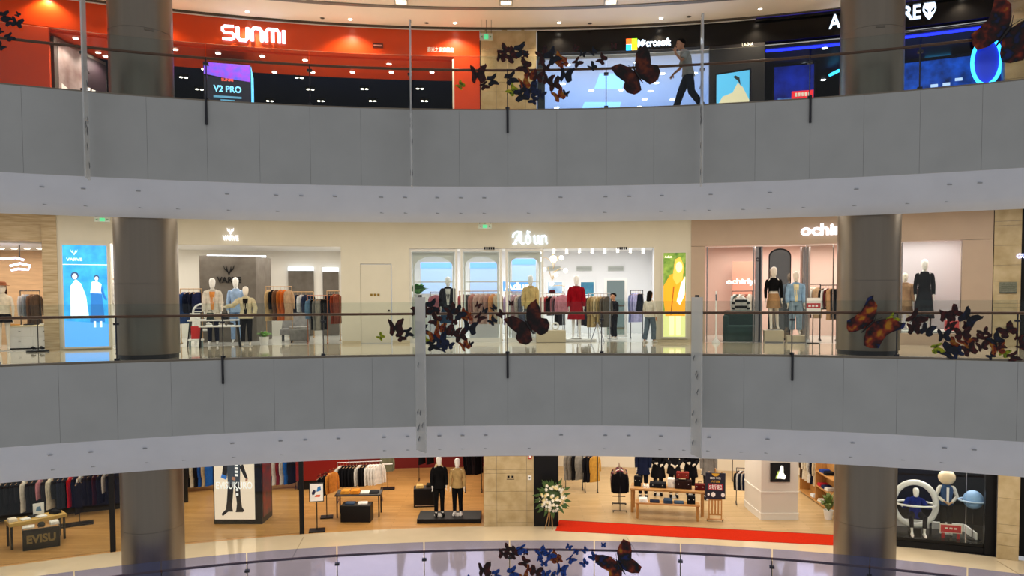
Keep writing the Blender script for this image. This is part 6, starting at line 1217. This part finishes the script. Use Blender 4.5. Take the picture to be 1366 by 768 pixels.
# ---- red carpet
p = [hp(741, 708), hp(1150, 729.5), hp(1150, 716), hp(746, 694.5)]; cc = sum(p, Vector())/4; cc.z = ZL
o = thing('red_carpet', 'long red carpet strip laid along the shop entrance', 'carpet', cc); n = 12; top = []
a0 = [p[0].lerp(p[1], k/n) for k in range(n+1)]; a1 = [p[3].lerp(p[2], k/n) for k in range(n+1)]
mb = MB(); mb.loft([[a0[k]-cc+Vector((0, 0, .002)), a1[k]-cc+Vector((0, 0, .002)), a1[k]-cc+Vector((0, 0, .016)), a0[k]-cc+Vector((0, 0, .016))] for k in range(n+1)]); mb.build('pile', M('carpet_red', '#c02a10', .95, spec=.05, var=.1, vs_=20, bump=.3), o)
mb = MB(); mb.tube([a1[0]-cc+Vector((0, .01, .012)), a1[n]-cc+Vector((0, .01, .012))], .012, 6); mb.build('edge_binding', M('carpet_edge', '#6a1a10', .9), o)
# ---- menswear shop
rack(756, 776, None, rat(768, 652), 'low', [('coat', '#8a8680'), ('coat', '#77736e'), ('coat', '#1a1a1e'), ('coat', '#93908a')], 'the rolling rack by the black panel', 'rolling rack of grey jackets by the black panel', yaw=.75, zr=1.5)
rack(782, 796, None, rat(786, 655), 'low', [('coat', '#131319'), ('coat', '#17171d'), ('coat', '#b88a3c')], 'the rolling rack of black coats', 'rolling rack of black coats and one mustard coat', yaw=.7, zr=1.5)
c, rz, r_ = on(827, 683, 'low'); o = thing('rolling_rack', 'rolling rack seen end-on with plum and dark jackets', 'clothes rack', c, rz); h_ = 1.52
mb = MB(); mb.tube([(0, -.1, h_), (0, .95, h_)], .014, 8); mb.build('rail', m_post, o)
for y in (-.06, .9):
    mb = MB(); mb.tube([(0, y, .06), (0, y, h_)], .014, 8); mb.build('upright', m_post, o); MB().b0(0, y, .05, .5, .03, .03).build('foot', m_post, o); MB().b0(0, y, .3, .46, .03, .025).build('crossbar', m_post, o)
    for x in (-.23, .23): w_ = MB().lathe([(.03, -.012), (.03, .012)], 10).build('castor', m_dark, o); w_.matrix_local = Matrix.Translation((x, y, .031)) @ Matrix.Rotation(pi/2, 4, 'Y')
for k, cl in enumerate(('#131318', '#15151b', '#5a1a2c', '#8a2a40', '#ddd8d0', '#1c2438', '#202026', '#7a3444', '#18181e')): hang(loc_in(c, rz, 0, -.02+.1*k, h_-.008+.0*k), rz+.08, 'jacket', cl, 'the end-on rolling rack', 'garments on the end-on rolling rack', 1.08)
r_ = rat(880, 664)
for k, (px, cl, tr, ps, dr) in enumerate(((858, '#151c34', '#14161e', 'stand', 0), (878, '#131318', '#16161c', 'hold', .4), (899, '#17171b', '#1a1a20', 'clasp', .2), (921, '#101014', '#17171b', 'hold', .7), (945, '#6e6a66', '#202026', 'stand', .1))):
    mq(px, 585+4*(k % 2), r_+dr, 'low', [('coat', cl, .6 if k % 2 else .72), ('trousers', tr, .06), ('shoes', '#18181a')], ['mannequin in navy suit beside the end-on rack', 'mannequin in black jacket holding hands forward', 'mannequin in charcoal suit with clasped hands', 'mannequin in black suit behind the brown case', 'mannequin in grey jacket behind the sale easel'][k], ps, zb=0, skin=m_mann)
c, rz, ln = line((843, 684), (937, 690)); c = c+Vector((-sin(rz), cos(rz), 0))*.42; TBL = (c, rz)
table(c, rz, ln+.14, .8, .86, 'long pale oak table with bags and cases', m_oakw, m_oakw, tt=.07, lr=.05)
def case(x, y, z, w_, d, h_, cl, label, name='case', cat='case', handle=True, t=TBL):
    o = thing(name, label, cat, loc_in(t[0], t[1], x, y, z), t[1]); MB().rbox((0, 0, h_/2), (w_, d, h_), .02).build('body', cloth(cl), o, True)
    if handle: mb = MB(); mb.tube([(-w_*.2, 0, h_*.98), (-w_*.16, 0, h_+.07), (w_*.16, 0, h_+.07), (w_*.2, 0, h_*.98)], .01, 6); mb.build('handle', m_black, o)
    for s in (-.3, .3): MB().box((s*w_, -d/2-.004, h_*.6), (.03, .008, .03)).build('clasp', m_chrome, o)
    return o
case(-1.02, 0, .862, .24, .2, .34, '#17171a', 'black soft bag at the end of the oak table', 'bag', 'bag')
for k, x in enumerate((-.78, -.66)): shoe(loc_in(*TBL, x, -.12, .862), TBL[1]+.2, '#e8e4dc', 'white shoe on the long oak table', 'white shoes on the oak table')
case(-.32, -.02, .862, .56, .34, .16, '#18181c', 'flat black case on the oak table'); case(.13, .1, .862, .24, .3, .3, '#e4e0d8', 'white stacked box on the oak table', 'stacked_box', 'box', False)
case(.55, .0, .862, .56, .3, .28, '#2a1a18', 'dark brown suitcase on the oak table'); case(.52, .0, 1.222, .42, .24, .2, '#7a2a24', 'red plaid handbag on top of the brown suitcase', 'bag', 'bag')
case(1.1, -.08, .862, .34, .24, .2, '#5a1a1a', 'small dark red bag at the easel end of the oak table', 'bag', 'bag')
c, rz, ln = line((850, 690), (931, 694)); c = c+Vector((-sin(rz), cos(rz), 0))*.02
B2 = (c, rz); table(c, rz, ln+.12, .42, .56, 'lower oak bench table in front of the long table', m_oakw, m_oakw, 'bench_table', tt=.05, lr=.04)
fold(loc_in(c, rz, -.8, 0, .562), rz, '#e6e2da', 'white folded shirts on the oak bench', False, .95); fold(loc_in(c, rz, -.42, 0, .562), rz, '#1a1e30', 'navy folded garment on the oak bench', True); fold(loc_in(c, rz, .02, 0, .562), rz, '#2c3e54', 'blue denim folded stack on the oak bench', False); fold(loc_in(c, rz, .38, 0, .562), rz, '#3a4c60', 'pale denim folded garment on the oak bench', True); case(.78, 0, .562, .26, .22, .26, '#151518', 'small black box on the oak bench', 'black_box', 'box', False, B2)
c, rz, r_ = on(954, 695, 'low'); zb_, zt_ = zat(954, 665, r_)-ZL, zat(954, 630, r_)-ZL
o = thing('sale_easel', 'navy sale poster 5折起 on a pale wooden easel', 'easel', c, rz)
for sx in (-.2, .2): MB().b0(sx, 0, .07, .04, .05, zt_-.05).build('leg', m_oakw, o); w_ = MB().lathe([(.03, -.012), (.03, .012)], 10).build('castor', m_dark, o); w_.matrix_local = Matrix.Translation((sx*1.2, -.02, .031)) @ Matrix.Rotation(pi/2, 4, 'Y')
MB().b0(0, -.02, .055, .56, .1, .03).build('base_bar', m_oakw, o); MB().b0(0, 0, .2, .4, .03, .05).build('rail', m_oakw, o); MB().b0(0, 0, zb_-.06, .44, .03, .05).build('rail', m_oakw, o)
for k in (-.1, 0, .1): MB().b0(k, 0, .25, .05, .02, zb_-.31).build('slat', m_oakw, o)
MB().b0(0, -.045, zb_, .64, .025, zt_-zb_).build('poster', M('poster_navy', '#14182e', .4), o); MB().b0(0, .0, zt_, .04, .04, .14).build('top_peg', m_oakw, o)
MB().prism([(.12*cos(a), zt_-.02+.1*sin(a)) for a in [pi+pi*k/10 for k in range(11)]], -.064, -.058).build('moon_print', M('moon', '#d8a830', .5), o)
H = zt_-zb_; MB().box((0, -.061, zb_+H*.46), (.48, .006, H*.24)).build('red_panel', M('panel_red', '#a82038', .5), o)
flat_text(o, '5折起', 0, -.064, zb_+H*.46, H*.18, .42, m_print, bold=.02, d=.005); flat_text(o, '国庆 中秋', 0, -.058, zb_+H*.8, H*.08, .34, m_print, bold=.02, d=.005); flat_text(o, '大优惠', 0, -.058, zb_+H*.67, H*.08, .3, M('moon', '#d8a830', .5), bold=.02, d=.005)
for x, s in ((-.22, .04), (-.07, .07), (.24, .06)): MB().ell((x, -.06, zb_+H*.17), (s, .005, s*1.2), 8, 5).build('rabbit_print', m_print, o)
rack(984, 999, None, rat(992, 672), 'low', [('jacket', '#17191f'), ('jacket', '#c8c6c2'), ('jacket', '#1c2230'), ('jacket', '#a8a6a2'), ('jacket', '#151d38')], 'the rolling rack by the ivory pillar', 'rolling rack of striped jackets by the ivory pillar', yaw=.8, zr=1.3)
rack(958, 976, None, rat(968, 640), 'low', [('jacket', '#14161e'), ('jacket', '#161820'), ('jacket', '#12141b')], 'the far rail behind the sale easel', 'far rail of black jackets behind the sale easel', yaw=.2, zr=1.7)
# ivory pillar
p = [hp(1015, 693.5), hp(1064, 693.5), hp(1000, 681)]; A = p[0]; ex = (p[1]-p[0]); dep = Vector((-ex.y, ex.x, 0)).normalized()
poly = [p[0]-A, p[1]-A, p[1]-A+dep*1.1, p[2]-A+dep*.6, p[2]-A]
o = struct(thing('wall_pillar_ivory', 'ivory panelled pillar with black picture lightbox', 'pillar', A), 'ivory panelled pillar with black picture lightbox', 'pillar')
def pil(z0, z1, g, mat, nmx):
    cc = sum(poly, Vector())/5; q = [v+(v-cc).normalized()*g for v in poly]; mb = MB(); n = 5; mb.loft([[Vector((v.x, v.y, z)) for v in q] for z in (z0, z1)]); return mb.build(nmx, mat, o)
m_ivory = M('ivory_paint', '#cfc9c0', .5); pil(.001, 3.25, 0, m_ivory, 'shaft'); pil(.001, .2, .03, M('ivory_light', '#dcd8d0', .5), 'plinth'); pil(.2, .24, .045, M('ivory_light', '#dcd8d0', .5), 'moulding'); pil(.92, .965, .03, M('ivory_light', '#dcd8d0', .5), 'moulding')
c = A+ex*.5; rzp = atan2(ex.y, ex.x); th, r_ = atan2(c.x-CX, c.y-CY), sqrt((c.x-CX)**2+(c.y-CY)**2); zb_, zt_ = zat(1040, 642, r_), zat(1040, 617, r_)
fr = Vector((-dep.x, -dep.y, 0)); o = thing('picture_lightbox', 'black picture lightbox with glowing white shape on pillar', 'lightbox', (c.x+fr.x*.045, c.y+fr.y*.045, (zb_+zt_)/2), rzp); hh = zt_-zb_
MB().box((0, 0, 0), (hh*1.02, .06, hh)).build('case', m_black, o); MB().prism([(-.12, -.2), (-.05, .0), (.02, .24), (.09, .2), (.1, -.02), (.18, -.14), (.14, -.22), (.0, -.2)], -.036, -.031).build('white_shape', E_('shape_white', '#f2f6e8', 1.2), o); MB().prism([(-.17, -.2), (-.08, .06), (-.05, .0), (-.12, -.2)], -.036, -.031).build('green_edge', E_('shape_green', '#a8c060', .7), o)
# shelving along the right side
a_, b_ = hp(1066, 655), hp(1112, 688); d = (b_-a_); ln = d.length; ang = atan2(d.y, d.x); nv = Vector((-d.y, d.x, 0)).normalized()
if nv.x < 0: nv = -nv
o = thing('shelf_wall', 'long oak shelf unit with hanging rail along the side wall', 'shelf unit', (a_+b_)/2, ang); sgn = 1 if (Vector((-sin(ang), cos(ang), 0)).dot(nv) > 0) else -1
MB().b0(0, sgn*.42, .001, ln, .04, 2.6).build('back_panel', m_oakw, o); MB().b0(0, sgn*.2, .04, ln, .4, .05).build('bottom_shelf', m_oakw, o); MB().b0(ln*.22, sgn*.2, .62, ln*.5, .38, .04).build('shelf', m_oakw, o); MB().b0(ln*.22, sgn*.2, 1.15, ln*.5, .38, .04).build('shelf', m_oakw, o)
for x in (-ln/2+.02, -.05, ln/2-.02): MB().b0(x, sgn*.2, .09, .04, .38, 2.5).build('side_panel', m_oakw, o)
mb = MB(); mb.tube([(-ln/2+.04, sgn*.2, 1.7), (-.07, sgn*.2, 1.7)], .012, 6); mb.build('rail', m_post, o)
cc = (a_+b_)/2
for k, cl in enumerate(('#4a3a2c', '#d8d0c0', '#cfc4ae', '#e4e0d8', '#1a1e30', '#c8b89c')): hang(loc_in(cc, ang, -ln/2+.16+(ln/2-.3)*k/5, sgn*.2, 1.692), ang+1.5, 'coat', cl, 'the rail of the oak shelf unit', 'garments on the shelf unit rail')
for k, (x, z, cl) in enumerate(((.15, .662, '#b02a34'), (.5, .662, '#202a4a'), (.8, .662, '#d0ccc4'), (.3, 1.192, '#2a3c80'), (.7, 1.192, '#18181c'), (.2, .092, '#e0dcd4'), (.55, .092, '#5a6a80'), (-.5, .092, '#cfd2d6'))):
    if x < ln/2-.15: fold(loc_in(cc, ang, x, sgn*.2, z), ang, cl, '%s folded stack on the oak shelf unit' % cname(cl), False, .9)
c, rz, r_ = on(1105, 692, 'low'); plant(c, rz, 'leafy flowering plant in white pot beside the column', m_white, .3, .16, .75, 34, '#6a7c3c', .34, .05)
# ---- space display window
zp = .3
f0, f1 = hp(1190, 728.5), hp(1312, 739.5); d = f1-f0; ln = d.length; ang = atan2(d.y, d.x); A = f0
o = thing('window_plinth', 'glossy black plinth of the space display window', 'plinth', A, ang); MB().b0(ln/2, .75, .001, ln, 1.4, zp).build('slab', m_blackgl, o); MB().b0(ln/2, .03, .001, ln, .02, zp*.6).build('kick_panel', m_black, o)
WIN = lambda x, y, z=zp+.002: loc_in(A, ang, x, y, z)
zt_ = 2.8; th_e = None
fr_ = thing('window_9', 'black-framed space display window', 'window', A, ang); fr_['kind'] = 'structure'
MB().b0(ln/2, -.02, zp, ln, .012, zt_-zp).build('pane', m_glshop, fr_); MB().b0(ln+.25, .05, .0, .48, .16, zt_).build('frame_post', m_black, fr_); MB().b0(ln*.8, -.02, zp, .012, .016, zt_-zp).build('pane_joint', m_chrome, fr_)
o = thing('low_partition', 'low white folded partition at the back of the display', 'partition', WIN(0, 0, zp+.002), ang); MB().b0(ln*.3, 1.2, 0, ln*.42, .05, .22).build('panel', m_white, o); MB().b0(ln*.72, 1.16, 0, ln*.36, .05, .22).build('panel', m_white, o); MB().box((ln*.93, .72, .11), (.05, .85, .22), rot=.12).build('end_panel', m_white, o)
x_ = lambda px, y: (lambda q: (q-A).dot(d.normalized()))(hp(px, y))
xr = x_(1219, 722); 
o = thing('space_ring', 'big white ring around the seated space mannequin', 'ring', WIN(xr, .55), ang); zc_ = .86
mb = MB(); mb.tube([(.58*cos(2*pi*k/40), .12, zc_+.66*sin(2*pi*k/40)) for k in range(41)], .085, 10, caps=False); mb.build('vertical_ring', m_white, o, True)
mb = MB(); mb.tube([(.56*cos(2*pi*k/40), .02+.34*sin(2*pi*k/40), zc_+.03) for k in range(41)], .03, 8, caps=False); mb.build('orbit_hoop', m_white, o, True); MB().b0(0, .12, 0, .3, .3, zc_-.72).build('stand', m_black, o)
figure('mannequin', 'white mannequin seated in the ring in blue and black', 'mannequin', WIN(xr, .5), ang, 1.72, [('jacket', '#1c2a78', .86), ('trousers', '#17181d', .3), ('shoes', '#e4e2de')], 'sit', 0, m_mannw, False, None, False, .0)
xb = x_(1259, 722); o = figure('mannequin', 'balloon-headed mannequin in denim jacket with clasped hands', 'mannequin', WIN(xb, .75), ang, 1.78, [('trousers', '#141418', .06), ('shirt', '#dcd8d0', .92), ('vest', '#33507c', .9), ('shoes', '#e0ddd6')], 'clasp', 0, M('mannequin_tan', '#d8b088', .5), False, None, True)
MB().ell((0, .0, 1.74), (.24, .22, .22), 18, 12).build('balloon_head', M('balloon_cream', '#ead0ac', .4), o, True); MB().prism([(-.03, 1.0), (.03, 1.0), (.035, 1.46), (-.035, 1.46)], -.17, -.158).build('shirt_front', m_print, o)
xp = x_(1288, 722); o = thing('planet_model', 'pale blue ringed planet model on black pole', 'planet', WIN(xp, .42), ang); zc_ = zat(1284, 655, rat(1284, 722)+.3)-ZL-zp
MB().ell((0, 0, zc_), (.27, .27, .27), 20, 14).build('planet', M('planet_blue', '#86aedd', .5), o, True); mb = MB(); mb.tube([(.38*cos(2*pi*k/40), .28*sin(2*pi*k/40), zc_-.02) for k in range(41)], .025, 8, caps=False); mb.build('ring', M('planet_ring', '#b8d0ee', .4), o, True); mb = MB(); mb.tube([(0, .05, 0), (0, .05, zc_-.24)], .015, 6); mb.build('pole', m_black, o); MB().lathe([(.16, 0), (.16, .02)], 16).build('base', m_black, o)
xs_ = x_(1265, 728); o = thing('red_notice', 'red notice board with cream border on two red legs', 'notice', WIN(xs_, .3), ang); MB().b0(0, 0, .16, .58, .03, .26).build('border', M('notice_cream', '#e8d8c8', .5), o); MB().b0(0, -.018, .185, .53, .008, .21).build('board', M('notice_red', '#c42028', .5, var=.2, vs_=8), o)
for s in (-.2, .2): MB().b0(s, 0, 0, .08, .04, .16).build('leg', M('notice_leg', '#b01820', .5), o)
for k in range(3): MB().box((-.12+.12*k, -.024, .3), (.08, .004, .05)).build('character', M('notice_cream', '#e8d8c8', .5), o)
